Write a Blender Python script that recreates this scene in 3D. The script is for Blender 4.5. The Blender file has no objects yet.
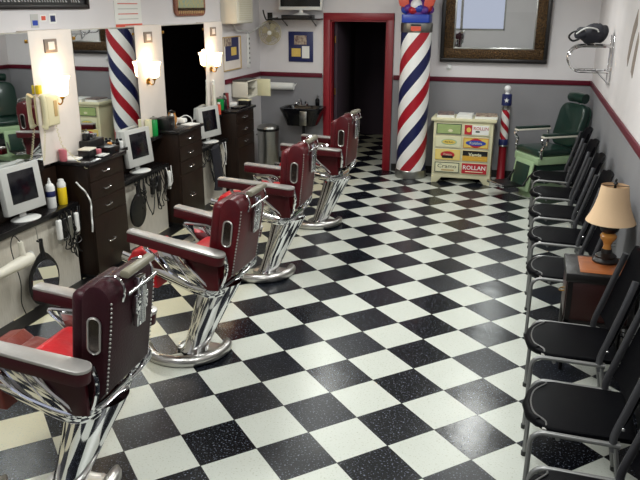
import bpy, bmesh, math, random
from mathutils import Vector, Matrix
random.seed(7)
SC = bpy.context.scene
COL = SC.collection
R = math.radians
PI = math.pi

# ------------------------------------------------------------ camera
cam_d = bpy.data.cameras.new('camera')
cam_d.sensor_fit = 'HORIZONTAL'
cam_d.sensor_width = 36.0
cam_d.lens = 706.2288 / 640 * 36.0
cam_d.clip_start = 0.05
cam = bpy.data.objects.new('camera', cam_d)
COL.objects.link(cam)
cam.location = (2.0488, -3.3525, 2.1811)
cam.rotation_euler = (R(71.63845), R(-0.12167), R(16.19739))
SC.camera = cam

# ------------------------------------------------------------ world, exposure
SC.view_settings.view_transform = 'Standard'
SC.view_settings.look = 'None'
SC.view_settings.gamma = 1
SC.view_settings.use_curve_mapping = False
SC.view_settings.exposure = 0.14
W = bpy.data.worlds.new('sky'); SC.world = W
W.use_nodes = True
bgn = W.node_tree.nodes['Background']
bgn.inputs[0].default_value = (0.8, 0.84, 1.0, 1)
bgn.inputs[1].default_value = .6

def area(name, loc, sx, sy, power, rot=(0, 0, 0), col=(1, 1, 1)):
    d = bpy.data.lights.new(name, 'AREA'); d.shape = 'RECTANGLE'
    d.size = sx; d.size_y = sy; d.energy = power; d.color = col
    o = bpy.data.objects.new(name, d); o.location = loc; o.rotation_euler = rot
    COL.objects.link(o); return o
LIGHTS = [(-0.15, 4.3), (1.72, 4.3), (-0.15, 1.5), (1.72, 1.5), (-0.15, -1.6), (1.72, -1.6)]
for (lx, ly) in LIGHTS:
    area('ceiling_lamp_light', (lx, ly, 2.66), 0.26, 1.15, 33 if ly < 4 else 24, col=(0.96, 1.0, 0.97))

# ------------------------------------------------------------ materials
def lin(c):
    if isinstance(c, str):
        c = [int(c[i:i + 2], 16) / 255 for i in (0, 2, 4)]
        return tuple(v / 12.92 if v <= .04045 else ((v + .055) / 1.055) ** 2.4 for v in c) + (1,)
    return tuple(c) + (1,)
def newmat(name):
    m = bpy.data.materials.new(name); m.use_nodes = True
    nt = m.node_tree; b = nt.nodes['Principled BSDF']
    return m, nt, b
def mat(name, col, rough=.5, metal=0, noise=0, nscale=8, col2=None, bump=0, bscale=60, emit=None, es=0, coat=0, trans=0, stretch=None, spec=None):
    m, nt, b = newmat(name)
    b.inputs['Base Color'].default_value = lin(col)
    b.inputs['Roughness'].default_value = rough
    b.inputs['Metallic'].default_value = metal
    if coat: b.inputs['Coat Weight'].default_value = coat; b.inputs['Coat Roughness'].default_value = .08
    if trans: b.inputs['Transmission Weight'].default_value = trans
    if spec is not None: b.inputs['Specular IOR Level'].default_value = spec
    if emit: b.inputs['Emission Color'].default_value = lin(emit); b.inputs['Emission Strength'].default_value = es
    tc = nt.nodes.new('ShaderNodeTexCoord'); mp = nt.nodes.new('ShaderNodeMapping')
    nt.links.new(tc.outputs['Object'], mp.inputs[0])
    if stretch: mp.inputs['Scale'].default_value = stretch
    n = nt.nodes.new('ShaderNodeTexNoise'); n.inputs['Scale'].default_value = nscale; n.inputs['Detail'].default_value = 6
    nt.links.new(mp.outputs[0], n.inputs['Vector'])
    mx = nt.nodes.new('ShaderNodeMix'); mx.data_type = 'RGBA'
    rmp = nt.nodes.new('ShaderNodeMapRange'); rmp.inputs[1].default_value = .35; rmp.inputs[2].default_value = .7
    nt.links.new(n.outputs[0], rmp.inputs[0])
    mul = nt.nodes.new('ShaderNodeMath'); mul.operation = 'MULTIPLY'; mul.inputs[1].default_value = noise if noise else .06
    nt.links.new(rmp.outputs[0], mul.inputs[0]); nt.links.new(mul.outputs[0], mx.inputs[0])
    mx.inputs[6].default_value = lin(col)
    c2 = lin(col2) if col2 else tuple(v * .6 for v in lin(col)[:3]) + (1,)
    mx.inputs[7].default_value = c2
    nt.links.new(mx.outputs[2], b.inputs['Base Color'])
    if bump:
        n2 = nt.nodes.new('ShaderNodeTexNoise'); n2.inputs['Scale'].default_value = bscale
        nt.links.new(mp.outputs[0], n2.inputs['Vector'])
        bp = nt.nodes.new('ShaderNodeBump'); bp.inputs['Strength'].default_value = bump; bp.inputs['Distance'].default_value = .01
        nt.links.new(n2.outputs[0], bp.inputs['Height']); nt.links.new(bp.outputs[0], b.inputs['Normal'])
    return m
M = {}
M['chrome'] = mat('chrome', 'd8d8da', .06, 1, noise=.02, nscale=5)
M['worn_chrome'] = mat('worn_chrome', 'c4c2bf', .28, 1, noise=.35, nscale=9, bump=.1)
M['arm_steel'] = mat('arm_steel', 'b5b1ae', .38, .65, noise=.4, nscale=14, bump=.08)
M['dark_reflect_chrome'] = mat('dark_reflect_chrome', '4c4744', .25, 1, noise=.4)  # chrome of the oval side plates, dark reflection painted into its base colour
M['dark_tube'] = mat('dark_grey_tube', '5a5a5e', .4, .7, noise=.2)
M['tube'] = mat('grey_tube', '8b8b8b', .38, .75, noise=.2)
M['maroon'] = mat('maroon_leather', '2e0d16', .42, noise=.5, nscale=6, col2='1e080d', bump=.15, bscale=90, spec=.2)
M['maroon_arm'] = mat('maroon_enamel', '340a13', .35, spec=.3, noise=.4, nscale=8, col2='370a10')
M['red_back'] = mat('red_maroon_leather', '560b14', .38, noise=.6, nscale=6, col2='28070e', bump=.15, bscale=90, spec=.3)
M['red_arm'] = mat('red_enamel', '440a12', .35, spec=.3, noise=.4, nscale=8, col2='340a11')
M['red_leather'] = mat('red_leather', 'c4101c', .38, noise=.5, nscale=6, col2='6a0f14', bump=.25, bscale=30)
M['worn_seat'] = mat('worn_seat_leather', '6a1a18', .4, noise=.7, nscale=7, col2='8c4a38', bump=.2, bscale=40)
M['cream_roll'] = mat('tan_paper', '757060', .4, noise=.4)
M['vinyl'] = mat('black_vinyl', '07070b', .5, spec=.06, noise=.3, bump=.12, bscale=160)
M['black'] = mat('black_plastic', '0b0b0d', .35)
M['dark'] = mat('dark_gap', '08070a', .8)
M['white'] = mat('white_plastic', 'dcdcda', .4)
M['offwhite'] = mat('off_white_metal', 'd9d4c6', .45)
M['cream'] = mat('cream_enamel', 'd8d3b0', .42, noise=.2, nscale=5)
M['cream_phone'] = mat('cream_phone', 'd9cfaa', .4)
M['grey_plastic'] = mat('grey_plastic', 'b9b9b6', .4)
M['screen'] = mat('dark_screen', '0d0d14', .15)
M['brass'] = mat('brass', 'a8813c', .28, 1)
M['paper'] = mat('paper', 'e6e6e2', .8)
M['red'] = mat('red_paint', '84101f', .42, noise=.15)
M['redstripe'] = mat('red_stripe', 'a51828', .35)
M['blue'] = mat('navy_blue', '1c2456', .4)
M['brightblue'] = mat('bright_blue', '2743a6', .35)
M['yellow'] = mat('yellow_label', 'e2c21c', .4)
M['green'] = mat('green_liquid', '0f8a3f', .25)
M['pink'] = mat('pink_glass', 'c06a74', .3)
M['greenlea'] = mat('green_leather', '072a21', .3, noise=.3, bump=.12, bscale=60, coat=.4)
M['mint'] = mat('mint_enamel', '9fb890', .4, noise=.2)
M['darkgreen'] = mat('dark_green_panel', '123026', .45)
M['lamp_shade'] = mat('beige_shade', 'd8b894', .8, noise=.1)
M['wood_orange'] = mat('polished_wood_top', '9a5a30', .28, noise=.6, nscale=5, col2='6e3418', stretch=(1, 6, 1))
M['wood_dark'] = mat('dark_red_wood', '2e0f0c', .35, noise=.4, nscale=5, stretch=(1, 1, 6))
M['wood_black'] = mat('black_wood', '120d0d', .35)
M['walnut'] = mat('walnut_laminate', '261912', .4, spec=.25, noise=.7, nscale=6, col2='120b08', stretch=(14, 14, 1))
M['counter'] = mat('black_counter', '1c1a1b', .22, noise=.4)
M['board'] = mat('white_panel_laminate', 'c8c2b6', .6, noise=.5, nscale=10, col2='a79f92', stretch=(16, 16, 1))
M['panel'] = mat('cream_wall_panel', 'e4dad2', .55, noise=.1)
M['silver'] = mat('brushed_steel', 'a8a8a4', .32, 1, noise=.2, stretch=(1, 1, 12))
M['bronze'] = mat('bronze_frame', '21160f', .34, .7, noise=.45, nscale=55, col2='8a683c', bump=.9, bscale=80)
M['redtag'] = mat('orange_red_label', 'd2523c', .5)
M['purple'] = mat('purple_frill', '5c2f86', .4)
M['tan'] = mat('tan_card', 'b89b6a', .7)
M['lino_brown'] = mat('brown_mat', '5a3c26', .7)
M['picture'] = mat('faded_print', 'b8a894', .6, noise=1, nscale=30, col2='5c3a3a')
M['yellowpaper'] = mat('yellow_paper', 'd8b860', .7, noise=.3, nscale=25)
M['teal_print'] = mat('teal_print', '86a096', .6, noise=.9, nscale=30, col2='c8b068')
M['pinkcarve'] = mat('carved_wood', 'a06a50', .5, noise=.8, nscale=26, col2='5c2c24')
M['magcover'] = mat('magazine_cover', '8f7a70', .4, noise=1, nscale=25, col2='3a3a48')
M['bagdark'] = mat('dark_fabric', '1c1c26', .75, noise=.5, bump=.3)
M['fancage'] = mat('beige_fan_cage', 'b3a98c', .4)
M['ac_grill'] = mat('beige_grill', 'cfc9b4', .5)
M['ceramic'] = mat('amber_ceramic', 'c98a45', .2, noise=.5, nscale=9, col2='8a5524')
M['bottle_black'] = mat('black_bottle', '0c0c10', .2)
M['ceil'] = mat('ceiling_paint', 'd4d2cc', .8)
M['trimred'] = mat('chair_rail_red', '5a0e22', .5, spec=.3)
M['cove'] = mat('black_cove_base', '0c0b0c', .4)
M['peel'] = mat('bare_brown_patch', '8a7c72', .8, noise=.5)
M['glassbead'] = mat('frosted_ball', 'e8e8ea', .25)
M['diffuser'] = mat('lit_diffuser', 'f4f4f0', .5, emit='fff8ee', es=2.2)
M['bulbshade'] = mat('lit_frosted_glass', 'fff2dc', .4, emit='ffdcae', es=6)

def wallmat(name, up, lo, h=1.275, n=.12):
    m, nt, b = newmat(name)
    g = nt.nodes.new('ShaderNodeNewGeometry'); s = nt.nodes.new('ShaderNodeSeparateXYZ')
    nt.links.new(g.outputs['Position'], s.inputs[0])
    c = nt.nodes.new('ShaderNodeMath'); c.operation = 'GREATER_THAN'; c.inputs[1].default_value = h
    nt.links.new(s.outputs[2], c.inputs[0])
    mx = nt.nodes.new('ShaderNodeMix'); mx.data_type = 'RGBA'
    mx.inputs[6].default_value = lin(lo); mx.inputs[7].default_value = lin(up)
    nt.links.new(c.outputs[0], mx.inputs[0])
    ns = nt.nodes.new('ShaderNodeTexNoise'); ns.inputs['Scale'].default_value = 2.2; ns.inputs['Detail'].default_value = 8
    nt.links.new(g.outputs['Position'], ns.inputs['Vector'])
    m2 = nt.nodes.new('ShaderNodeMix'); m2.data_type = 'RGBA'; m2.blend_type = 'MULTIPLY'
    m2.inputs[0].default_value = n
    nt.links.new(mx.outputs[2], m2.inputs[6]); nt.links.new(ns.outputs[0], m2.inputs[7])
    nt.links.new(m2.outputs[2], b.inputs['Base Color'])
    n2 = nt.nodes.new('ShaderNodeTexNoise'); n2.inputs['Scale'].default_value = 90
    bp = nt.nodes.new('ShaderNodeBump'); bp.inputs['Strength'].default_value = .08; bp.inputs['Distance'].default_value = .01
    nt.links.new(g.outputs['Position'], n2.inputs['Vector']); nt.links.new(n2.outputs[0], bp.inputs['Height']); nt.links.new(bp.outputs[0], b.inputs['Normal'])
    b.inputs['Roughness'].default_value = .55
    return m
M['wall'] = wallmat('two_tone_wall_paint', 'e0dcde', '8c8b8f', n=.18)
M['wall_left'] = wallmat('left_wall_paint', 'dad6d8', 'd4d0d2', n=.1)
M['wall_right'] = wallmat('right_wall_paint', 'e2dcdc', '8c8b8f', n=.25)
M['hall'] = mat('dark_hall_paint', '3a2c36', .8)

def mirror_mat():
    m, nt, b = newmat('mirror_glass')
    b.inputs['Base Color'].default_value = (.82, .84, .84, 1); b.inputs['Metallic'].default_value = 1
    b.inputs['Roughness'].default_value = .015
    return m
M['mirror'] = mirror_mat()

def glass_mat():
    m, nt, b = newmat('clear_glass')
    b.inputs['Base Color'].default_value = (.95, .97, 1, 1); b.inputs['Transmission Weight'].default_value = 1
    b.inputs['Roughness'].default_value = .02; b.inputs['IOR'].default_value = 1.1
    return m
M['glass'] = glass_mat()

def floor_mat():
    T = .3048
    m, nt, b = newmat('checker_vinyl_tile')
    N = nt.nodes.new; L = nt.links.new
    g = N('ShaderNodeNewGeometry')
    mp = N('ShaderNodeMapping'); mp.vector_type = 'POINT'
    mp.inputs['Rotation'].default_value = (0, 0, R(45)); mp.inputs['Scale'].default_value = (1 / T, 1 / T, 0)
    L(g.outputs['Position'], mp.inputs[0])            # x' = (x-y)/sqrt2/T , y' = (x+y)/sqrt2/T
    fl = N('ShaderNodeVectorMath'); fl.operation = 'FLOOR'; L(mp.outputs[0], fl.inputs[0])
    fr = N('ShaderNodeVectorMath'); fr.operation = 'FRACTION'; L(mp.outputs[0], fr.inputs[0])
    s = N('ShaderNodeSeparateXYZ'); L(fl.outputs[0], s.inputs[0])
    ad = N('ShaderNodeMath'); ad.operation = 'ADD'; L(s.outputs[0], ad.inputs[0]); L(s.outputs[1], ad.inputs[1])
    md = N('ShaderNodeMath'); md.operation = 'FLOORED_MODULO'; md.inputs[1].default_value = 2; L(ad.outputs[0], md.inputs[0])
    odd = N('ShaderNodeMath'); odd.operation = 'GREATER_THAN'; odd.inputs[1].default_value = .5; L(md.outputs[0], odd.inputs[0])
    wn = N('ShaderNodeTexWhiteNoise'); wn.noise_dimensions = '2D'; L(fl.outputs[0], wn.inputs['Vector'])
    # flecks
    v = N('ShaderNodeTexNoise'); v.inputs['Scale'].default_value = 95; v.inputs['Detail'].default_value = 3; L(g.outputs['Position'], v.inputs['Vector'])
    def gt(sock, t):
        q = N('ShaderNodeMapRange'); q.inputs[1].default_value = t; q.inputs[2].default_value = t + .06; L(sock, q.inputs[0]); return q.outputs[0]
    fk = gt(v.outputs[0], .60)
    def mix(f, a, c):
        q = N('ShaderNodeMix'); q.data_type = 'RGBA'
        for i, x in ((0, f), (6, a), (7, c)):
            if isinstance(x, (tuple, float, int)): q.inputs[i].default_value = x
            else: L(x, q.inputs[i])
        return q.outputs[2]
    big = N('ShaderNodeTexNoise'); big.inputs['Scale'].default_value = 3; big.inputs['Detail'].default_value = 6; L(g.outputs['Position'], big.inputs['Vector'])
    blk = mix(fk, mix(wn.outputs[0], lin('03050b'), lin('0a0d16')), lin('6c7280'))
    sx = N('ShaderNodeSeparateXYZ'); L(g.outputs['Position'], sx.inputs[0])
    wr = N('ShaderNodeMapRange'); wr.inputs[1].default_value = .12; wr.inputs[2].default_value = -.35; wr.inputs[3].default_value = 0; wr.inputs[4].default_value = .85; L(sx.outputs[0], wr.inputs[0])
    wh0 = mix(wr.outputs[0], lin('c4c7bf'), lin('bdb492'))
    wh = mix(fk, mix(big.outputs[0], wh0, mix(wr.outputs[0], lin('ced1c9'), lin('cfc8ac'))), lin('b2b4a6'))
    c = mix(odd.outputs[0], blk, wh)
    # joint lines
    s2 = N('ShaderNodeSeparateXYZ'); L(fr.outputs[0], s2.inputs[0])
    def edge(sock):
        a = N('ShaderNodeMath'); a.operation = 'SUBTRACT'; a.inputs[1].default_value = .5; L(sock, a.inputs[0])
        a2 = N('ShaderNodeMath'); a2.operation = 'ABSOLUTE'; L(a.outputs[0], a2.inputs[0])
        a3 = N('ShaderNodeMath'); a3.operation = 'GREATER_THAN'; a3.inputs[1].default_value = .494; L(a2.outputs[0], a3.inputs[0]); return a3.outputs[0]
    e = N('ShaderNodeMath'); e.operation = 'MAXIMUM'; L(edge(s2.outputs[0]), e.inputs[0]); L(edge(s2.outputs[1]), e.inputs[1])
    c = mix(e.outputs[0], c, lin('1a1a1a'))
    L(c, b.inputs['Base Color'])
    rr = N('ShaderNodeMapRange'); rr.inputs[3].default_value = .2; rr.inputs[4].default_value = .34; L(wn.outputs[0], rr.inputs[0])
    L(rr.outputs[0], b.inputs['Roughness'])
    b.inputs['Specular IOR Level'].default_value = .36
    bp = N('ShaderNodeBump'); bp.inputs['Strength'].default_value = .12; bp.inputs['Distance'].default_value = .02
    b3 = N('ShaderNodeTexNoise'); b3.inputs['Scale'].default_value = 5; L(g.outputs['Position'], b3.inputs['Vector'])
    L(b3.outputs[0], bp.inputs['Height']); L(bp.outputs[0], b.inputs['Normal'])
    return m
M['floor'] = floor_mat()

def stripe_mat(name, pitch, radius, width_seq, sign=1, phase=0.0):
    """spiral stripes on a vertical pole in object coordinates"""
    m, nt, b = newmat(name)
    N = nt.nodes.new; L = nt.links.new
    tc = N('ShaderNodeTexCoord'); s = N('ShaderNodeSeparateXYZ'); L(tc.outputs['Object'], s.inputs[0])
    at = N('ShaderNodeMath'); at.operation = 'ARCTAN2'; L(s.outputs[1], at.inputs[0]); L(s.outputs[0], at.inputs[1])
    a1 = N('ShaderNodeMath'); a1.operation = 'MULTIPLY'; a1.inputs[1].default_value = sign / (2 * PI); L(at.outputs[0], a1.inputs[0])
    z1 = N('ShaderNodeMath'); z1.operation = 'MULTIPLY'; z1.inputs[1].default_value = 1 / pitch; L(s.outputs[2], z1.inputs[0])
    ad = N('ShaderNodeMath'); ad.operation = 'ADD'; L(a1.outputs[0], ad.inputs[0]); L(z1.outputs[0], ad.inputs[1])
    a2 = N('ShaderNodeMath'); a2.operation = 'ADD'; a2.inputs[1].default_value = phase + 10; L(ad.outputs[0], a2.inputs[0])
    fr = N('ShaderNodeMath'); fr.operation = 'FRACT'; L(a2.outputs[0], fr.inputs[0])
    cr = N('ShaderNodeValToRGB'); cr.color_ramp.interpolation = 'CONSTANT'
    el = cr.color_ramp.elements
    el[0].position = 0; el[0].color = lin(width_seq[0][1]); el[1].position = width_seq[1][0]; el[1].color = lin(width_seq[1][1])
    for p, c in width_seq[2:]:
        e = el.new(p); e.color = lin(c)
    L(fr.outputs[0], cr.inputs[0]); L(cr.outputs[0], b.inputs['Base Color'])
    b.inputs['Roughness'].default_value = .3
    return m

# ------------------------------------------------------------ mesh helpers
class G:
    def __init__(s): s.b = bmesh.new()
    def _new(s, verts, T):
        if T is not None: bmesh.ops.transform(s.b, matrix=T, verts=verts)
    def box(s, x0, x1, y0, y1, z0, z1, bev=0, T=None, seg=2):
        r = bmesh.ops.create_cube(s.b, size=1)
        vs = r['verts']
        bmesh.ops.scale(s.b, vec=(x1 - x0, y1 - y0, z1 - z0), verts=vs)
        bmesh.ops.translate(s.b, vec=((x0 + x1) / 2, (y0 + y1) / 2, (z0 + z1) / 2), verts=vs)
        if bev:
            es = list({e for v in vs for e in v.link_edges})
            r2 = bmesh.ops.bevel(s.b, geom=es, offset=bev, segments=seg, affect='EDGES', profile=.5)
            vs = list({v for f in r2['faces'] for v in f.verts} | {v for v in vs if v.is_valid})
        s._new(vs, T); return s
    def lathe(s, prof, seg=24, T=None, cap=True, shear=None):
        rings = []
        vs = []
        for (r, z) in prof:
            ox, oy = shear(z) if shear else (0, 0)
            ring = [s.b.verts.new((ox + r * math.cos(2 * PI * i / seg), oy + r * math.sin(2 * PI * i / seg), z)) for i in range(seg)]
            rings.append(ring); vs += ring
        for a, b_ in zip(rings, rings[1:]):
            for i in range(seg):
                s.b.faces.new((a[i], a[(i + 1) % seg], b_[(i + 1) % seg], b_[i]))
        if cap:
            if prof[0][0] > 1e-4: s.b.faces.new(list(reversed(rings[0])))
            if prof[-1][0] > 1e-4: s.b.faces.new(rings[-1])
        s._new(vs, T); return s
    def tube(s, pts, r, seg=8, closed=False, flat=None):
        """sweep a circle (or ellipse with flat=(ra, rb, up)) along pts"""
        pts = [Vector(p) for p in pts]; n = len(pts); rings = []
        up0 = Vector(flat[2]) if flat else None
        prev = None
        for i, p in enumerate(pts):
            if closed: t = pts[(i + 1) % n] - pts[i - 1]
            else: t = pts[min(i + 1, n - 1)] - pts[max(i - 1, 0)]
            t.normalize()
            if up0 is not None:
                a = up0 - t * up0.dot(t)
                if a.length < 1e-3: a = t.orthogonal()
            else:
                a = (prev - t * prev.dot(t)) if prev is not None else t.orthogonal()
            a.normalize(); prev = a; c = t.cross(a)
            rr = r[i] if isinstance(r, (list, tuple)) else r
            ra, rb = (flat[0], flat[1]) if flat else (rr, rr)
            rings.append([s.b.verts.new(p + a * (rb * math.sin(2 * PI * k / seg)) + c * (ra * math.cos(2 * PI * k / seg))) for k in range(seg)])
        m = n if closed else n - 1
        for i in range(m):
            a, b_ = rings[i], rings[(i + 1) % n]
            for k in range(seg):
                s.b.faces.new((a[k], a[(k + 1) % seg], b_[(k + 1) % seg], b_[k]))
        if not closed:
            s.b.faces.new(list(reversed(rings[0]))); s.b.faces.new(rings[-1])
        return s
    def prism(s, outline, axis, d0, d1, bev=0, T=None, seg=2):
        """outline: 2D points in the plane perpendicular to axis; extruded from d0 to d1"""
        def P(u, v, d): return {'x': (d, u, v), 'y': (u, d, v), 'z': (u, v, d)}[axis]
        a = [s.b.verts.new(P(u, v, d0)) for u, v in outline]; b_ = [s.b.verts.new(P(u, v, d1)) for u, v in outline]
        n = len(outline); fs = [s.b.faces.new(list(reversed(a))), s.b.faces.new(b_)]
        for i in range(n): fs.append(s.b.faces.new((a[i], a[(i + 1) % n], b_[(i + 1) % n], b_[i])))
        vs = a + b_
        bmesh.ops.recalc_face_normals(s.b, faces=fs)
        if bev:
            es = [e for e in set(fs[0].edges) | set(fs[1].edges)]
            r2 = bmesh.ops.bevel(s.b, geom=es, offset=bev, segments=seg, affect='EDGES', profile=.5)
            vs = list({v for f in r2['faces'] for v in f.verts} | {v for v in vs if v.is_valid})
        s._new(vs, T); return s
    def ball(s, c, r, seg=16, sc=(1, 1, 1), T=None):
        q = bmesh.ops.create_uvsphere(s.b, u_segments=seg, v_segments=max(6, seg // 2), radius=r)
        bmesh.ops.scale(s.b, vec=sc, verts=q['verts']); bmesh.ops.translate(s.b, vec=c, verts=q['verts'])
        s._new(q['verts'], T); return s
    def cyl(s, p0, p1, r0, r1=None, seg=16):
        r1 = r0 if r1 is None else r1
        return s.tube([p0, p1], [r0, r1], seg)
    def add(s, other):
        me = bpy.data.meshes.new('t'); other.b.to_mesh(me); s.b.from_mesh(me); bpy.data.meshes.remove(me); return s
    def xf(s, T): bmesh.ops.transform(s.b, matrix=T, verts=s.b.verts); return s

def obj(name, g, m, parent=None, smooth=True, loc=None, rot=None, label=None, cat=None, group=None, kind=None):
    bmesh.ops.recalc_face_normals(g.b, faces=g.b.faces)
    me = bpy.data.meshes.new(name); g.b.to_mesh(me); g.b.free()
    me.materials.append(M[m] if isinstance(m, str) else m)
    if smooth:
        me.polygons.foreach_set('use_smooth', [True] * len(me.polygons))
        try: me.set_sharp_from_angle(angle=R(38))
        except Exception: pass
    o = bpy.data.objects.new(name, me); COL.objects.link(o)
    if parent: o.parent = parent
    if loc: o.location = loc
    if rot: o.rotation_euler = rot
    tag(o, label, cat, group, kind); return o
def tag(o, label=None, cat=None, group=None, kind=None):
    for k, v in (('label', label), ('category', cat), ('group', group), ('kind', kind)):
        if v: o[k] = v
    return o
def thing(name, label, cat, loc=(0, 0, 0), rz=0, group=None):
    o = bpy.data.objects.new(name, None); COL.objects.link(o); o.empty_display_size = .1
    o.location = loc; o.rotation_euler = (0, 0, rz); return tag(o, label, cat, group)
def dup(o, parent=None):
    c = o.copy(); COL.objects.link(c)
    if parent: c.parent = parent
    for ch in list(o.children): dup(ch, c)
    return c
def arc(cx, cy, r, a0, a1, n=6): return [(cx + r * math.cos(R(a0 + (a1 - a0) * i / n)), cy + r * math.sin(R(a0 + (a1 - a0) * i / n))) for i in range(n + 1)]
def rrect(x0, x1, y0, y1, r, n=4):
    return arc(x1 - r, y1 - r, r, 0, 90, n) + arc(x0 + r, y1 - r, r, 90, 180, n) + arc(x0 + r, y0 + r, r, 180, 270, n) + arc(x1 - r, y0 + r, r, 270, 360, n)
def smoothpts(ctrl, n=6, closed=False):
    c = [Vector(p) for p in ctrl]; out = []; N = len(c)
    for i in range(N if closed else N - 1):
        p0 = c[i - 1] if (closed or i > 0) else c[0]; p1 = c[i]; p2 = c[(i + 1) % N]; p3 = c[(i + 2) % N] if (closed or i + 2 < N) else c[-1]
        for k in range(n):
            t = k / n
            out.append(.5 * ((2 * p1) + (p2 - p0) * t + (2 * p0 - 5 * p1 + 4 * p2 - p3) * t * t + (3 * p1 - p0 - 3 * p2 + p3) * t ** 3))
    if not closed: out.append(c[-1])
    return out
FONT = None
def text_part(name, s, size, T, m, parent, depth=.0015, bold=.0):
    cu = bpy.data.curves.new(name, 'FONT'); cu.body = s; cu.size = size; cu.align_x = 'CENTER'; cu.align_y = 'CENTER'
    cu.extrude = depth; cu.offset = bold; cu.resolution_u = 2
    o = bpy.data.objects.new('t', cu); COL.objects.link(o)
    dg = bpy.context.evaluated_depsgraph_get(); me = bpy.data.meshes.new_from_object(o.evaluated_get(dg))
    bpy.data.objects.remove(o); bpy.data.curves.remove(cu)
    me.name = name; me.transform(T); me.materials.clear(); me.materials.append(M[m])
    q = bpy.data.objects.new(name, me); COL.objects.link(q); q.parent = parent; return q
def S(o): o['kind'] = 'structure'; return o

# ------------------------------------------------------------ room shell
XL, XR, YB, YF, H = -1.60, 2.80, 6.20, -4.60, 2.75
S(obj('floor', G().box(XL - .1, XR + .1, YF - .1, 9.2, -.1, 0), 'floor', smooth=False))
S(obj('ceiling', G().box(XL - .1, XR + .1, YF - .1, YB + .12, H, H + .1), 'ceil', smooth=False))
S(obj('wall_left', G().box(XL - .1, XL, YF, YB, 0, H), 'wall_left', smooth=False))
S(obj('wall_right', G().box(XR, XR + .1, YF, YB, 0, H), 'wall_right', smooth=False))
DX0, DX1, DZ = -.59, .21, 2.01
g = G().box(XL - .1, DX0, YB, YB + .12, 0, H).box(DX1, XR + .1, YB, YB + .12, 0, H).box(DX0, DX1, YB, YB + .12, DZ, H)
S(obj('wall_back', g, 'wall', smooth=False))
# front wall with a shop window, behind the camera
g = G().box(XL, -1.0, YF - .12, YF, 0, H).box(1.3, XR, YF - .12, YF, 0, H).box(-1.0, 1.3, YF - .12, YF, 0, .8).box(-1.0, 1.3, YF - .12, YF, 2.3, H)
S(obj('wall_front', g, 'wall_left', smooth=False))
w = S(thing('window_1', None, None))
obj('window_frame', G().box(-1.02, 1.32, YF - .09, YF - .02, .78, .84).box(-1.02, 1.32, YF - .09, YF - .02, 2.26, 2.32).box(-1.02, -.96, YF - .09, YF - .02, .8, 2.3).box(1.26, 1.32, YF - .09, YF - .02, .8, 2.3).box(.12, .18, YF - .09, YF - .02, .8, 2.3), 'silver', w, smooth=False)
obj('window_pane', G().box(-.96, 1.26, YF - .06, YF - .05, .84, 2.26), 'glass', w, smooth=False)
# chair rail, cove base
def rail(name, x0, x1, y0, y1): S(obj(name, G().box(x0, x1, y0, y1, 1.24, 1.30, .006), 'trimred'))
rail('trim_1', XL, -.69, YB - .02, YB); rail('trim_2', .30, XR, YB - .02, YB)
rail('trim_3', XR - .02, XR, YF, YB - .02); rail('trim_4', XL, XL + .02, 4.95, YB - .02)
S(obj('baseboard_back', G().box(XL, -.69, YB - .012, YB, 0, .1).box(.31, XR, YB - .012, YB, 0, .1), 'cove', smooth=False))
S(obj('baseboard_right', G().box(XR - .012, XR, YF, YB - .012, 0, .1), 'cove', smooth=False))
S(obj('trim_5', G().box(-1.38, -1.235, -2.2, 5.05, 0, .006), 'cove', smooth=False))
# door opening
d = S(thing('door_1', None, None))
obj('door_casing', G().box(DX0 - .08, DX0 + .01, YB - .03, YB, 0, DZ + .07, .004).box(DX1 - .01, DX1 + .08, YB - .03, YB, 0, DZ + .07, .004).box(DX0 - .08, DX1 + .08, YB - .032, YB, DZ - .01, DZ + .08, .004), 'red', d)
obj('door_jamb', G().box(DX0, DX0 + .03, YB - .0, YB + .12, 0, DZ).box(DX1 - .03, DX1, YB, YB + .12, 0, DZ).box(DX0, DX1, YB, YB + .12, DZ - .03, DZ), 'red', d, smooth=False)
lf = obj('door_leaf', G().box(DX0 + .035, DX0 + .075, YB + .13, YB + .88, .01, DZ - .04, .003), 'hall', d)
for hz in (.35, 1.0, 1.7): obj('hinge', G().cyl((DX0 + .05, YB + .115, hz), (DX0 + .05, YB + .115, hz + .09), .009), 'brass', d)
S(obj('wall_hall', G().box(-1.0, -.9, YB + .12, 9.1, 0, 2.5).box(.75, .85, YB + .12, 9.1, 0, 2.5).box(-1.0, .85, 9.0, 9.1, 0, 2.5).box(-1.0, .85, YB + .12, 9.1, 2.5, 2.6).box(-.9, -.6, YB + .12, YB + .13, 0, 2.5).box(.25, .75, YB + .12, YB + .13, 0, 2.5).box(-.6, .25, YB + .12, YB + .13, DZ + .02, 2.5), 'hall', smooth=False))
# ceiling lights
for i, (lx, ly) in enumerate(LIGHTS):
    side = 'left' if lx < 1 else 'right'; pos = ['back', 'middle', 'front'][i // 2]
    t = thing('ceiling_light', 'white fluorescent ceiling light on the %s side, %s of the room' % (side, pos), 'ceiling light', (lx, ly, H), group='fluorescent ceiling lights')
    obj('housing', G().box(-.17, .17, -.62, .62, -.05, 0, .01), 'white', t)
    obj('diffuser', G().box(-.14, .14, -.59, .59, -.08, -.045, .01), 'diffuser', t)
# bare brown patches where paint tore off the right wall
S(obj('trim_6', G().prism([(2.74, 2.16), (2.68, 2.05), (2.78, 1.96), (2.90, 1.80), (2.96, 1.72), (3.02, 1.78), (2.99, 1.90), (2.90, 2.03)], 'x', XR - .003, XR + .001), 'peel', smooth=False))
S(obj('trim_7', G().prism([(2.55, 2.00), (2.49, 1.93), (2.53, 1.80), (2.58, 1.66), (2.70, 1.70), (2.68, 1.78), (2.62, 1.90)], 'x', XR - .003, XR + .001), 'peel', smooth=False))

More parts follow.
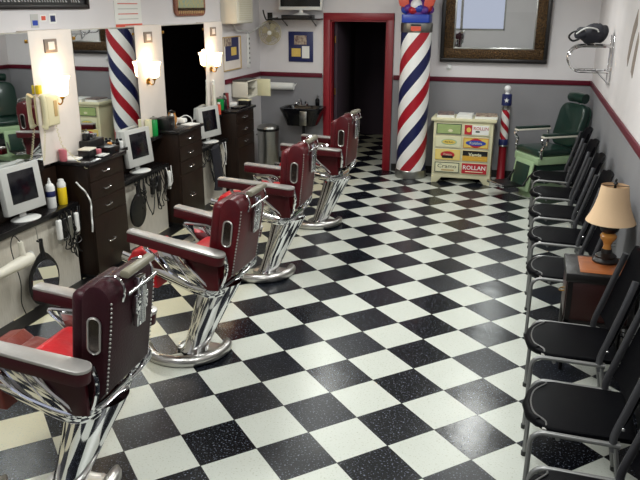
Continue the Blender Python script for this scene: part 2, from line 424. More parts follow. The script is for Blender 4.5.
# ------------------------------------------------------------ barber chairs
PIV = .40
def barber_chair(label, lea='maroon', arm='maroon_arm', cush='maroon', low='red_leather', seat='worn_seat'):
    t = thing('barber_chair', label, 'barber chair', group='red barber chairs facing the mirrors')
    # base: fat polished ring with a low hub
    ring = [(.262 * math.cos(2 * PI * k / 48), .262 * math.sin(2 * PI * k / 48), ( .038)) for k in range(2, 29)]
    obj('base_ring', G().tube(ring, [.012, .026, .034] + [.038] * 21 + [.034, .026, .012], 14), 'worn_chrome', t)
    obj('base_hub', G().prism(rrect(-.24, .06, -.08, .08, .05, 5), 'z', .004, .032, .008), 'worn_chrome', t)
    sh = lambda z: (-.085 - (z - .04) / .47 * .17, .07 - (z - .04) / .47 * .07)
    obj('pedestal', G().lathe([(.088, .045), (.078, .07), (.09, .2), (.11, .36), (.128, .47), (.134, .52), (.02, .53)], 40, shear=sh), 'chrome', t)
    def up(name, g, m, par=t, **k):
        g.xf(Matrix.Translation((0, 0, -PIV)))
        o = obj(name, g, m, par, **k)
        if par is t: o.location = (0, 0, PIV)
        return o
    # seat frame: U of chrome round the back of the seat
    pts = smoothpts([(.40, .12, .60), (.2, .14, .585), (0, .165, .565), (-.15, .19, .552), (-.25, .185, .548), (-.305, .11, .55), (-.315, -.05, .555), (-.31, -.16, .56), (-.24, -.20, .56), (-.15, -.19, .56), (0, -.155, .575), (.2, -.14, .585), (.40, -.12, .60)], 5)
    up('seat_frame', G().tube(pts, .01, 10, flat=(.013, .036, (0, 0, 1))), 'chrome')
    up('under_plate', G().prism([(.3, .1), (-.15, .17), (-.25, .14), (-.27, .05), (-.27, -.05), (-.25, -.14), (-.15, -.17), (.3, -.1)], 'z', .52, .575, .004), 'dark')
    lv = smoothpts([(-.30, -.10, .56), (-.325, -.18, .575), (-.335, -.24, .60), (-.34, -.265, .64), (-.34, -.27, .685)], 4)
    up('recline_lever', G().tube(lv, [.012] * 8 + [.014, .018, .022, .024, .024, .022, .018, .010, .006][:len(lv) - 8], 10), 'chrome')
    # seat
    up('seat', G().box(-.24, .20, -.17, .17, .585, .675, .035, seg=4), seat)
    g = G(); g.box(-.285, -.20, -.165, .165, .66, 1.12, .035, seg=4)
    up('back_cushion', g, cush)
    g = G(); g.box(-.235, .02 if seat == 'worn_seat' else -.04, -.155, .155, .655, .785, .05, seg=4)
    up('lumbar_cushion', g, low)
    # backrest shell, rounded over the top
    prof = [(-.27, .70), (-.27, 1.06)] + [(-.335 + .065 * math.cos(R(a)), 1.09 + .085 * math.sin(R(a))) for a in range(0, 181, 20)] + [(-.40, 1.05), (-.385, .70), (-.36, .66), (-.29, .66)]
    up('backrest', G().prism(prof, 'y', -.19, .19, .008), lea)
    for sy in (-.182, .182):
        g = G()
        for k in range(22):
            zz = .70 + k * .0195; g.ball((-.386 - (.013 if zz > 1.0 else .013 * (zz - .7) / .3), sy, zz), .0055, 8)
        up('nail_trim', g, 'silver')
    for sy in (-1, 1):
        ov = rrect(-.36, -.305, .88, 1.04, .027, 6)
        up('side_plate', G().prism(ov, 'y', .189 * sy, .197 * sy, .0), 'dark_reflect_chrome')
        up('side_plate_rim', G().tube([(x, .197 * sy, z) for x, z in ov], .005, 6, closed=True), 'worn_chrome')
    # head rest bracket and paper roll on the top back edge
    up('headrest_bracket', G().tube(smoothpts([(-.33, .11, 1.185), (-.385, .12, 1.2), (-.42, .12, 1.16), (-.415, .12, 1.1)], 4), .006, 6).tube(smoothpts([(-.33, -.11, 1.185), (-.385, -.12, 1.2), (-.42, -.12, 1.16), (-.415, -.12, 1.1)], 4), .006, 6)
       .box(-.425, -.40, -.055, .0, .93, 1.16, .004).box(-.43, -.405, -.075, .02, 1.0, 1.08, .004).cyl((-.43, -.14, 1.13), (-.43, .1, 1.13), .007).cyl((-.43, -.03, .95), (-.43, -.03, 1.12), .012), 'chrome')
    up('paper_roll', G().prism(rrect(-.41, -.365, 1.172, 1.205, .014, 3), 'y', -.17, .06, .004), 'cream_roll')
    # armrests
    for sy in (-1, 1):
        def o(w, e=0): return [(.256 + e, (.285 - .036) * sy), (.262 + e, .285 * sy), (.256 + e, .32 * sy)] + [(-.30, (.332 + e) * sy)] + [(-.32 + (.047 + e) * math.cos(R(a)), (.285 + (.047 + e) * math.sin(R(a))) * sy) for a in range(100, 261, 20)] + [(-.30, (.238 - e) * sy)]
        a = up('armrest', G().prism(o(0), 'z', .797, .853, .004), arm)
        tp = G().prism(o(0, .004), 'z', .853, .868, .004); tp.xf(Matrix.Translation((0, 0, -PIV)))
        obj('arm_plate', tp, 'arm_steel', a)
        sup = [(-.06, .79), (-.31, .79), (-.33, .60), (-.27, .585), (-.20, .60), (-.13, .70)]
        up('arm_support', G().prism(sup, 'y', .21 * sy, .235 * sy, .006), arm)
        up('arm_post', G().tube(smoothpts([(-.34, .225 * sy, .84), (-.36, .215 * sy, .75), (-.33, .2 * sy, .62), (-.27, .19 * sy, .58)], 4), .012, 8), 'chrome')
        # chrome linkage loop beside the seat
        lp = smoothpts([(.17, .25 * sy, .765), (.10, .25 * sy, .785), (-.03, .25 * sy, .79), (-.14, .24 * sy, .70), (-.26, .22 * sy, .60), (-.19, .225 * sy, .592), (-.02, .235 * sy, .63), (.08, .245 * sy, .70)], 4, closed=True)
        up('linkage_loop', G().tube(lp, .009, 8, closed=True, flat=(.012, .014, (0, 1, 0))), 'chrome')
        up('side_panel', G().prism([(.10, .775), (-.03, .78), (-.13, .695), (-.24, .60), (-.19, .60), (-.02, .637), (.07, .70)], 'y', .232 * sy, .238 * sy, .001), 'chrome')
        up('linkage_bar', G().tube([(.02, .235 * sy, .785), (-.15, .225 * sy, .60)], .009, 8, flat=(.006, .014, (0, 1, 0))), 'chrome')
    # leg rest and foot plate at the front
    up('leg_rest', G().prism([(.17, .655), (.24, .695), (.31, .67), (.345, .60), (.33, .53), (.20, .45), (.12, .46)], 'y', -.165, .165, .02, seg=3), seat if seat == 'worn_seat' else 'red_leather')
    up('leg_rest_rod', G().tube([(.3, .13, .6), (.46, .13, .36), (.56, .12, .22)], .009, 8).tube([(.3, -.13, .6), (.46, -.13, .36), (.56, -.12, .22)], .009, 8), 'chrome')
    up('foot_plate', G().box(.50, .66, -.14, .14, .20, .225, .01), 'worn_chrome')
    return t
CH = [(.058, -.953, .039, .116, 'dark maroon barber chair nearest the camera, with a bright red lower cushion'),
      (.018, .50, -.031, .15, 'second red barber chair from the front, between the first and second cabinets'),
      (-.021, 1.981, .006, .063, 'third red barber chair from the front, beside the middle cabinet'),
      (-.004, 3.52, -.064, .033, 'farthest red barber chair, in front of the doorway and wash basin')]
def set_tilt(root, tl):
    for c in root.children:
        if abs(c.location.z - PIV) < 1e-6: c.rotation_euler = (0, -tl, 0)
first = barber_chair(CH[0][4])
proto = barber_chair(CH[1][4], 'red_back', 'red_arm', 'red_back', 'red_leather', 'red_back')
chairs = [first, proto] + [dup(proto) for _ in range(2)]
for o, (x, y, yaw, tl, lb) in zip(chairs, CH):
    o.location = (x, y, 0); o.rotation_euler = (0, 0, PI + yaw); o['label'] = lb; set_tilt(o, tl)

# ------------------------------------------------------------ waiting chairs
def waiting_chair(label):
    t = thing('waiting_chair', label, 'chair', group='black waiting chairs along the right wall')
    # seat with rolled front edge   (local +X = front)
    n = 18; g = G()
    top = arc(-.0, 0, 1, 0, 0, 1)
    out = arc(.115, .135, .085, 0, 90, 5) ; out = [(.245, .06)] + arc(.125, .10, .115, 20, 85, 5) + [(-.16, .205)] + arc(-.14, .15, .06, 100, 180, 4)
    full = out + [(x, -y) for x, y in reversed(out)]
    g.prism(full, 'z', .425, .452, .011, seg=3)
    g.tube([(.20, -.155, .437), (.235, -.10, .428), (.252, 0, .425), (.235, .10, .428), (.20, .155, .437)], .023, 10)
    obj('seat', g, 'vinyl', t)
    pts = smoothpts([(.17, .195, .45), (.175, .165, .456), (.222, .10, .452), (.238, 0, .450), (.222, -.10, .452), (.175, -.165, .456), (.17, -.195, .45)], 4)
    obj('seat_piping', G().tube(pts, .004, 6), 'tube', t)
    # curved back
    g = G(); rows = []
    for i in range(9):
        z = .50 + .47 * i / 8; xb = -.11 - .13 * (z - .45) / .5
        row = []
        for k in range(11):
            yy = -.218 + .436 * k / 10; wgt = 1 - (abs(yy) / .218) ** 2
            e = .02 * (i in (0, 8)) * (abs(yy) > .16)
            row.append((xb - .045 * wgt - .012 * i / 8, yy, z - (e if i == 8 else -e)))
        rows.append(row)
    def surf(off): return [[g.b.verts.new((x + off, y, z)) for x, y, z in r] for r in rows]
    A = surf(0); B = surf(-.014)
    for i in range(8):
        for k in range(10):
            g.b.faces.new((A[i][k], A[i][k + 1], A[i + 1][k + 1], A[i + 1][k])); g.b.faces.new((B[i][k + 1], B[i][k], B[i + 1][k], B[i + 1][k + 1]))
    for i in range(8):
        g.b.faces.new((A[i][0], A[i + 1][0], B[i + 1][0], B[i][0])); g.b.faces.new((A[i][10], B[i][10], B[i + 1][10], A[i + 1][10]))
    for k in range(10):
        g.b.faces.new((A[0][k], B[0][k], B[0][k + 1], A[0][k + 1])); g.b.faces.new((A[8][k], A[8][k + 1], B[8][k + 1], B[8][k]))
    obj('backrest', g, 'vinyl', t)
    for sy in (-1, 1):
        y = .232 * sy
        fr = [(.235, y, .01), (.232, y, .30)] + [(x, y, z) for x, z in arc(.172, .375, .06, 0, 90, 6)] + [(-.13, y, .43)]
        obj('front_leg', G().tube(fr, .0115, 10), 'tube', t)
        obj('side_rail', G().tube([(.185, .2 * sy, .437), (-.13, .2 * sy, .433)], .007, 6), 'worn_chrome', t)
        obj('back_upright', G().tube(smoothpts([(-.11, y, .40), (-.10, y, .47), (-.135, y, .60), (-.19, y * .98, .80), (-.215, y * .94, .90)], 4), .013, 10, flat=(.010, .017, (1, 0, 0))), 'dark_tube', t)
        obj('rear_leg', G().tube([(-.11, y, .42), (-.19, y, .01)], .0115, 10), 'tube', t)
        obj('foot_cap', G().cyl((.235, y, 0), (.235, y, .022), .016), 'black', t); obj('foot_cap', G().cyl((-.192, y, 0), (-.19, y, .022), .016), 'black', t)
        obj('bolt', G().ball((-.128, .246 * sy, .52), .008, 8), 'chrome', t)
    for xx in (-.12, .12): obj('cross_bar', G().cyl((xx, -.232, .415), (xx, .232, .415), .009), 'tube', t)
    return t
WC = [(-1.05, 'nearest black waiting chair, cut off at the bottom right corner of the photo'),
      (-.33, 'second nearest black waiting chair, directly behind the nearest one'),
      (.39, 'black waiting chair just in front of the side table with the lamp'),
      (1.56, 'black waiting chair just beyond the side table, partly hidden by it'),
      (2.34, 'black waiting chair second beyond the side table, level with the lamp shade'),
      (3.06, 'black waiting chair third beyond the side table'),
      (3.77, 'black waiting chair second nearest the green barber chair'),
      (4.50, 'farthest black waiting chair, right in front of the green barber chair')]
wp = waiting_chair(WC[0][1])
for i, (y, lb) in enumerate(WC):
    o = wp if i == 0 else dup(wp)
    o.location = (2.425 + random.uniform(-.006, .006), y, 0); o.rotation_euler = (0, 0, PI + random.uniform(-.015, .015)); o['label'] = lb

# ------------------------------------------------------------ side table and lamp
t = thing('side_table', 'small dark wooden side table with orange wood inset top, between waiting chairs', 'table', (2.585, 1.07, 0))
g = G().box(-.215, .205, -.19, .19, .60, .655, .006)
obj('table_top', g, 'wood_black', t)
obj('top_inset', G().box(-.135, .165, -.15, .15, .652, .658, .001), 'wood_orange', t)
obj('cabinet_body', G().box(-.195, .185, -.175, .175, .33, .60, .004), 'wood_dark', t)
obj('side_moulding', G().box(-.20, -.17, -.185, -.172, .33, .60).box(.16, .19, -.185, -.172, .33, .60).box(-.20, .19, -.185, -.172, .33, .35), 'wood_black', t)
obj('drawer_front', G().box(-.206, -.195, -.15, .15, .36, .585, .003), 'wood_dark', t)
obj('drawer_pull', G().tube(smoothpts([(-.206, -.03, .48), (-.23, -.02, .475), (-.23, .02, .475), (-.206, .03, .48)], 4), .004, 6), 'brass', t)
for sx in (-.185, .175):
    for sy in (-.165, .165):
        obj('leg', G().lathe([(.012, 0), (.014, .1), (.02, .22), (.02, .34)], 10, T=Matrix.Translation((sx, sy, 0))), 'wood_black', t)
t = thing('table_lamp', 'table lamp with beige bell shade and dark amber ceramic base on side table', 'lamp', (2.61, 1.16, .658))
obj('lamp_base', G().lathe([(.078, 0), (.08, .012), (.07, .024), (.062, .03), (.064, .04), (.05, .05), (.035, .06), (.03, .085)], 28), 'wood_black', t)
obj('lamp_column', G().lathe([(.028, .08), (.022, .11), (.03, .13), (.048, .155), (.05, .17), (.042, .183), (.03, .19)], 28), 'ceramic', t)
obj('lamp_neck', G().lathe([(.032, .188), (.05, .2), (.058, .222), (.05, .245), (.02, .26), (.008, .27), (.008, .49)], 24), 'wood_black', t)
g = G(); seg = 32; pr_ = [(.148, .262), (.128, .30), (.108, .35), (.092, .41), (.083, .47), (.08, .49)]
g.lathe(pr_, seg, cap=False); g.lathe([(r - .003, z) for r, z in pr_], seg, cap=False)
obj('lamp_shade', g, 'lamp_shade', t)
obj('finial', G().lathe([(.004, .49), (.014, .50), (.012, .508), (.006, .515), (.009, .525), (.002, .535)], 12).box(-.08, .08, -.002, .002, .486, .49), 'black', t)

# ------------------------------------------------------------ barber stations on the left
CAB = [(1.41, 1.91), (2.96, 3.47), (4.45, 4.99)]
where = ['nearest of the three', 'middle of the three', 'farthest, beside the trash can']
for i, (y0, y1) in enumerate(CAB):
    t = thing('drawer_cabinet', 'tall dark walnut drawer cabinet with black top, ' + where[i], 'cabinet', (-1.43, (y0 + y1) / 2, 0), group='walnut station cabinets')
    hw = (y1 - y0) / 2; z1 = .97
    obj('cabinet_body', G().box(-.165, .175, -hw, hw, .04, z1, .003), 'walnut', t)
    obj('plinth', G().box(-.16, .15, -hw + .01, hw - .01, 0, .045), 'black', t, smooth=False)
    zs = [z1 - .003, .83, .68, .54, .06]
    for k in range(4):
        dr = obj('drawer', G().box(.175, .19, -hw + .003, hw - .003, zs[k + 1] + .002, zs[k] - .002, .002), 'walnut', t)
        zc = (zs[k] + zs[k + 1]) / 2
        if True:
            obj('drawer_handle', G().tube(smoothpts([(.19, -.075, zc), (.212, -.07, zc - .006), (.214, .0, zc + .002), (.19, .005, zc + .006)], 4), .0055, 8), 'chrome', dr)
    obj('cabinet_top', G().box(-.165, .215, -hw - .03, hw + .03, z1, 1.0, .006), 'counter', t)
DES = [(-1.2, 1.375), (1.95, 2.92), (3.51, 4.41)]
dn = ['nearest, left of the first cabinet', 'between the first and second cabinets', 'between the second and third cabinets']
for i, (y0, y1) in enumerate(DES):
    t = thing('station_desk', 'low black station desk shelf, ' + dn[i], 'desk', (-1.45, (y0 + y1) / 2, .68), group='black station desks')
    hw = (y1 - y0) / 2
    obj('desk_top', G().box(-.149, .10, -hw, hw, -.03, 0, .004), 'counter', t)
    obj('desk_edge', G().box(.09, .105, -hw, hw, -.045, -.0, .004), 'black', t)
    S(obj('trim_%d' % (8 + i), G().box(-1.598, -1.52, y0 + .001, y1 - .001, .681, .965), 'walnut', smooth=False))
    obj('knee_panel', G().box(.03, .05, -hw, hw, -.68, -.031), 'board', t, smooth=False)
# ledge under the mirrors
for (y0, y1, w_) in ((1.95, 2.27, 'mirror that reflects the striped pole'), (2.735, 2.925, 'second wall light'), (4.27, 4.41, 'dark far mirror')):
    obj('mirror_ledge', G().box(-1.499, -1.40, y0, y1, .93, .96, .004), 'counter', label='narrow black ledge running under the ' + w_, cat='ledge', group='black ledges under the mirrors')
# wall panels that carry the sconces, mirrors between
PAN = [(1.21, 1.735), (2.71, 3.22), (4.21, 4.71)]
for i, (y0, y1) in enumerate(PAN):
    obj('sconce_panel', G().box(-1.599, -1.50, y0, y1, 1.0, 2.0, .002), 'panel', label='cream wall panel behind the %s wall light' % ['nearest', 'middle', 'farthest'][i], cat='wall panel', group='cream panels between mirrors')
MIR = [(.21, 1.21), (1.735, 2.71), (3.22, 4.21)]
for i, (y0, y1) in enumerate(MIR):
    t = thing('wall_mirror', 'station mirror on left wall, ' + ['cut off at the left edge, reflecting the green chair', 'reflecting the striped pole and the cream drawers', 'darkest, reflecting the doorway'][i], 'mirror', (-1.6, (y0 + y1) / 2, .965), group='station mirrors')
    hw = (y1 - y0) / 2
    obj('mirror_backing', G().box(.001, .095, -hw + .001, hw - .001, 0, 1.025), 'board', t, smooth=False)
    obj('mirror_glass', G().box(.095, .101, -hw + .004, hw - .004, 0, 1.022), 'mirror', t, smooth=False)
    for sy in (-1, 1):
        obj('mirror_clip', G().box(.1, .108, sy * (hw - .03) - .012, sy * (hw - .03) + .012, .95, .975, .002), 'brass', t)
# small square plates and sconces
for i, (y, z) in enumerate(((1.45, 1.885), (2.94, 1.89), (4.435, 1.895))):
    nm = ['nearest', 'middle', 'farthest'][i]
    t = thing('wall_plate', 'small square brown framed plate above the %s wall light' % nm, 'plate', (-1.5, y, z), group='square plates above wall lights')
    obj('plate_frame', G().box(0, .012, -.075, .075, -.05, .05, .003), 'peel', t)
    obj('plate_center', G().box(.012, .015, -.035, .04, -.028, .03, .001), 'panel', t)
for i, (y, z) in enumerate(((1.43, 1.565), (2.885, 1.57), (4.34, 1.57))):
    nm = ['nearest, above the wall phone', 'middle of the three', 'farthest of the three'][i]
    t = thing('wall_sconce', 'lit wall light with white bell glass shade and brass arm, ' + nm, 'wall light', (-1.5, y, z), group='lit wall lights on cream panels')
    obj('back_plate', G().cyl((0, 0, -.09), (.012, 0, -.09), .03, seg=20), 'brass', t)
    obj('arm', G().tube(smoothpts([(.01, 0, -.09), (.045, 0, -.12), (.072, 0, -.10), (.075, 0, -.06)], 5), .006, 8).ball((.075, 0, -.065), .018, 12), 'brass', t)
    pr_ = [(.022, -.055), (.045, -.04), (.052, .0), (.054, .05), (.070, .095)]
    g = G(); g.lathe(pr_, 28, T=Matrix.Translation((.075, 0, 0)), cap=False); g.lathe([(r - .003, z2) for r, z2 in pr_], 28, T=Matrix.Translation((.075, 0, 0)), cap=False)
    obj('glass_shade', g, 'bulbshade', t)
    l = bpy.data.lights.new('sconce_bulb', 'POINT'); l.energy = 1.6; l.color = (1, .78, .5); l.shadow_soft_size = .03
    lo = bpy.data.objects.new('sconce_bulb', l); lo.parent = t; lo.location = (.075, 0, .10); COL.objects.link(lo)

# ------------------------------------------------------------ monitors
def monitor(label):
    t = thing('computer_monitor', label, 'monitor', group='white flat monitors on the station desks')
    lean = Matrix.Translation((0, 0, .06)) @ Matrix.Rotation(R(-6), 4, 'Y')
    g = G(); g.box(-.02, .025, -.19, .19, 0, .345, .01)
    obj('monitor_case', g.xf(lean), 'grey_plastic', t)
    obj('bezel', G().box(.024, .031, -.188, .188, .002, .343, .004).xf(lean), 'grey_plastic', t)
    obj('screen', G().box(.029, .033, -.125, .125, .075, .305, .001).xf(lean), 'screen', t)
    obj('stand_neck', G().tube(smoothpts([(-.02, 0, .01), (-.03, 0, .05), (-.025, 0, .16)], 4), .02, 8, flat=(.035, .012, (1, 0, 0))), 'grey_plastic', t)
    obj('stand_base', G().lathe([(.105, 0), (.108, .006), (.09, .014), (.02, .02)], 28).xf(Matrix.Diagonal((.85, 1.1, 1, 1))), 'white', t)
    return t
MON = [(-1.43, .85, -.1, 'white flat monitor at the left edge of the photo, beside the spray cans'), (-1.43, 2.50, -.12, 'white flat monitor between first and second cabinets'), (-1.43, 4.08, -.2, 'white flat monitor farthest back, between second and third cabinets')]
mp_ = monitor(MON[0][3])
for i, (x, y, a, lb) in enumerate(MON):
    o = mp_ if i == 0 else dup(mp_)
    o.location = (x, y, .68); o.rotation_euler = (0, 0, a); o['label'] = lb

def bottle(name, label, cat, loc, prof, m, capprof=None, capm='white', lab=None, labm='paper', seg=20, group=None):
    t = thing(name, label, cat, loc, 0, group)
    obj('bottle_body', G().lathe(prof, seg), m, t)
    if capprof: obj('cap', G().lathe(capprof, seg), capm, t)
    if lab: obj('paper_label', G().lathe([(lab[0], lab[1]), (lab[0] + .0006, lab[1] + .001), (lab[0] + .0006, lab[2] - .001), (lab[0], lab[2])], seg, cap=False), labm, t)
    return t
bottle('spray_can', 'tall white spray can with a blue label beside nearest monitor', 'spray can', (-1.44, 1.17, .68), [(.034, 0), (.036, .005), (.036, .165), (.028, .185), (.014, .195)], 'white', [(.014, .195), (.014, .205), (.008, .215), (.006, .235)], 'white', (.0362, .09, .135), 'blue')
bottle('powder_can', 'yellow can with white cap beside the white spray can', 'spray can', (-1.42, 1.285, .68), [(.033, 0), (.035, .005), (.035, .135), (.033, .14)], 'yellow', [(.034, .14), (.034, .17), (.024, .185), (.022, .20), (.012, .205)], 'white')

# hanging cords at each desk
CM = ['black', 'black', 'black', 'black', 'white']
def cord(y0, y1, drop, m, label, group, x=-1.335, name='power_cable', zt=.66):
    n = 9; P = []
    for k in range(n):
        f = k / (n - 1); P.append((x + .012 * math.sin(k * 2.1 + y0 * 9), y0 + (y1 - y0) * f + .02 * math.sin(k * 1.7 + drop * 20), zt - drop * math.sin(PI * f) ** .8))
    P[0] = (x - .01, y0, zt); P[-1] = (x - .01, y1, zt)
    return obj(name, G().tube(smoothpts(P, 4), .005, 6), m, label=label, cat='cable', group=group)
for s_, (ya, yb, n, nm) in enumerate([(1.05, 1.36, 9, 'the nearest desk'), (2.18, 2.86, 14, 'the middle desk'), (3.62, 4.2, 9, 'the far desk')]):
    for k in range(n):
        a = random.uniform(ya, yb - .08); b_ = min(yb, a + random.uniform(.04, .22))
        w_ = (s_ == 1 and k == 3)
        cord(a, b_, random.uniform(.12, .42), 'black', 'tangled black cord hanging under ' + nm, 'cords hanging under ' + nm, x=-1.325 + random.uniform(-.012, .03))
cord(2.80, 2.90, .22, 'white', 'white looped cord hanging under the middle desk, among black cords', None, x=-1.31)
cord(4.18, 4.26, .26, 'white', 'white cord hanging under the far desk against the farthest cabinet', None, x=-1.31)
obj('extension_cord', G().tube(smoothpts([(-1.30, 1.31, .86), (-1.28, 1.33, .82), (-1.245, 1.33, .79), (-1.25, 1.365, .75), (-1.225, 1.36, .71), (-1.235, 1.385, .66), (-1.225, 1.365, .62), (-1.235, 1.375, .55), (-1.225, 1.36, .50), (-1.235, 1.365, .44)], 6), .0065, 8), 'white', label='thick whitish cord dropping past the left side of the nearest cabinet', cat='cord')
# clippers hung under desks
def clipper(x, y, z, m, label):
    t = thing('hair_clipper', label, 'hair clipper', (x, y, z), 0, 'clippers hanging under the desks')
    obj('clipper_body', G().box(-.018, .018, -.022, .022, -.16, 0, .012, seg=3), m, t)
    obj('clipper_blade', G().box(-.012, .012, -.02, .02, -.185, -.158, .002), 'silver', t)
    obj('hanging_loop', G().tube([(0, -.008, -.005), (0, -.008, .028), (0, .008, .028), (0, .008, -.005)], .003, 6), 'black', t)
for (y, m, lb) in ((1.06, 'white', 'white clipper hanging under nearest desk beside the hand mirror'), (1.19, 'silver', 'silver clipper hanging under nearest desk near the cabinet'), (1.28, 'white', 'pale clipper hanging closest to the nearest cabinet'), (1.12, 'black', 'black clipper between the pale clippers under nearest desk'),
                   (2.50, 'black', 'black clipper under middle desk, left one'), (2.62, 'black', 'black clipper under middle desk, right one'), (2.84, 'white', 'white clipper hanging under middle desk beside second cabinet')):
    clipper(-1.315, y, .62, m, lb)
def handmirror(y, z, r, m, label, rot=0):
    t = thing('hand_mirror', label, 'hand mirror', (-1.36 + .062, y, z), 0, None)
    ol = [(r * math.cos(R(a)), r * 1.12 * math.sin(R(a))) for a in range(0, 360, 15)]
    hd = []
    for a in range(0, 360, 12):
        ra = R(a); rr = r * (1 + .18 * math.exp(-((a - 90) / 22) ** 2)); hd.append((rr * math.cos(ra), rr * 1.1 * math.sin(ra)))
    T = Matrix.Rotation(R(rot), 4, 'X')
    obj('mirror_rim', G().prism(hd, 'x', -.012, .008, .004).xf(T), 'black', t)
    obj('mirror_handle', G().tube([(0, 0, r * 1.05), (0, 0, r * 1.25), (0, -.008, r * 1.55), (0, -.01, r * 1.9)], [.026, .018, .016, .014], 10).tube([(0, -.01, r * 1.88), (0, -.03, r * 1.80), (0, -.05, r * 1.86)], .008, 8).xf(T), 'black', t)
    obj('hanging_hook', G().tube([(-.012, .0, r * 1.86), (-.02, 0, .634 - z), (-.03, 0, .634 - z)], .003, 6), 'silver', t)
    if m: obj('mirror_glass', G().prism([(u * .87, v * .84) for u, v in ol], 'x', .0085, .0115).xf(T), 'mirror', t)
handmirror(.80, .225, .17, True, 'round black hand mirror under the nearest desk, reflecting floor tiles', -4)
handmirror(2.19, .38, .135, False, 'black hand mirror hanging back side out beside first cabinet', -6)
# dark cape bag under the far desk
obj('hanging_bag', G().tube(smoothpts([(-1.30, 3.92, .66), (-1.295, 3.95, .5), (-1.29, 3.97, .35), (-1.29, 3.97, .22), (-1.30, 3.96, .15)], 4), [.03 + .05 * math.sin(PI * min(1, k / 14)) for k in range(17)], 12, flat=(.10, .03, (1, 0, 0))), 'bagdark', label='dark cloth bag hanging under the far desk', cat='bag')
# hair dryer hung at the nearest desk
t = thing('hair_dryer', 'white hair dryer hanging under the nearest desk at the left edge', 'hair dryer', (-1.27, .55, .45))
obj('dryer_barrel', G().tube([(0, .10, .015), (0, .05, .012), (0, -.03, .008), (0, -.2, .005), (0, -.26, .005)], [.04, .048, .045, .034, .03], 16), 'offwhite', t)
obj('dryer_handle', G().tube([(0, .03, .02), (0, .02, .09), (0, .01, .16)], [.024, .02, .018], 12), 'offwhite', t)
obj('air_inlet', G().cyl((0, .098, .03), (0, .108, .032), .03), 'grey_plastic', t)
obj('dryer_cord', G().tube(smoothpts([(0, .01, .16), (-.02, -.02, .21), (-.03, -.05, .14), (-.03, -.03, 0), (-.04, .01, -.15), (-.04, -.01, -.3), (-.04, .02, -.40)], 5), .004, 6), 'black', t)

# ------------------------------------------------------------ things on the cabinet tops
def boxthing(name, label, cat, x, y, z, sx, sy, sz, m, rz=0, bev=.004, group=None, lid=None):
    t = thing(name, label, cat, (x, y, z), rz, group)
    obj('box_body', G().box(-sx / 2, sx / 2, -sy / 2, sy / 2, 0, sz, bev), m, t)
    if lid: obj('box_lid', G().box(-sx / 2 - .003, sx / 2 + .003, -sy / 2 - .003, sy / 2 + .003, sz, sz + .012, .003), lid, t)
    return t
boxthing('black_box', 'small black box with pale lid, near edge of the nearest cabinet top', 'box', -1.37, 1.60, 1.0, .10, .12, .06, 'black', .1, lid='offwhite')
boxthing('black_box', 'small open black box at far front corner of the nearest cabinet top', 'box', -1.33, 1.84, 1.0, .14, .13, .05, 'black', -.05)
boxthing('radio', 'low black radio standing at the back of the nearest cabinet top', 'radio', -1.452, 1.80, 1.0, .09, .24, .11, 'black', 0, .008)
boxthing('notebook', 'open white notebook on nearest cabinet top beside the phone', 'notebook', -1.43, 1.49, 1.0, .12, .14, .012, 'paper', .15, .002)
boxthing('tissue_pack', 'pink and white tissue pack between the two black boxes', 'tissue pack', -1.36, 1.72, 1.0, .07, .05, .045, 'pink', .2, .01)
bottle('glass_jar', 'pink ribbed glass jar at back left of nearest cabinet top', 'jar', (-1.46, 1.405, 1.0), [(.026, 0), (.03, .01), (.032, .09), (.03, .095)], 'pink')
bottle('shaving_mug', 'dark lidded jar standing on the black radio', 'jar', (-1.455, 1.74, 1.11), [(.024, 0), (.026, .05), (.022, .06)], 'bottle_black', [(.024, .06), (.02, .072), (.006, .078), (.008, .09)], 'silver')
bottle('chrome_bowl', 'small chrome bowl on the black radio beside the lidded jar', 'bowl', (-1.455, 1.83, 1.11), [(.015, 0), (.03, .02), (.034, .04), (.03, .04)], 'chrome')
boxthing('black_tray', 'flat black tray of combs at front of the nearest cabinet top', 'tray', -1.265, 1.66, 1.0, .09, .14, .012, 'bottle_black', 0)
for k in range(4):
    boxthing('comb', 'small comb lying in the black tray on the nearest cabinet', 'comb', -1.295 + k * .02, 1.66, 1.012, .012, .11, .005, 'white' if k % 2 else 'grey_plastic', .05 * k, .001, group='combs in the black tray')
# second cabinet
bottle('disinfectant_jar', 'green disinfectant jar on the ledge left of the middle cabinet', 'jar', (-1.455, 2.865, .96), [(.034, 0), (.036, .01), (.036, .15), (.03, .16)], 'green', [(.037, .16), (.037, .175), (.01, .18), (.01, .19)], 'silver')
boxthing('product_box', 'cream cardboard box left of the green jar, on ledge before middle cabinet', 'box', -1.465, 2.775, .96, .05, .06, .17, 'cream', .1)
boxthing('tool_case', 'black open tool case on the middle cabinet top', 'case', -1.41, 3.02, 1.0, .13, .16, .12, 'black', .1, .012)
obj('case_latch', G().box(-.0, .004, -.014, .014, 0, .014, .001), 'silver', bpy.data.objects['tool_case'], loc=(.061, 0, .045))
boxthing('paper_stack', 'white papers lying at the front of the middle cabinet top', 'papers', -1.31, 3.36, 1.0, .13, .16, .008, 'paper', -.2, .002)
boxthing('towel', 'folded white towel at the far end of the middle cabinet top', 'towel', -1.46, 3.42, 1.0, .14, .11, .05, 'paper', .1, .02)
bottle('lotion_bottle', 'tall pale lotion bottle behind the tool case on the middle cabinet', 'bottle', (-1.465, 3.26, 1.0), [(.025, 0), (.028, .02), (.028, .10), (.012, .125)], 'silver', [(.012, .125), (.012, .145), (.02, .15), (.004, .16)], 'black')
bottle('glass_bottle', 'brown glass bottle beside the pale lotion bottle on middle cabinet', 'bottle', (-1.47, 3.33, 1.0), [(.022, 0), (.024, .07), (.01, .10), (.01, .12)], 'ceramic', [(.012, .12), (.012, .135)], 'black')
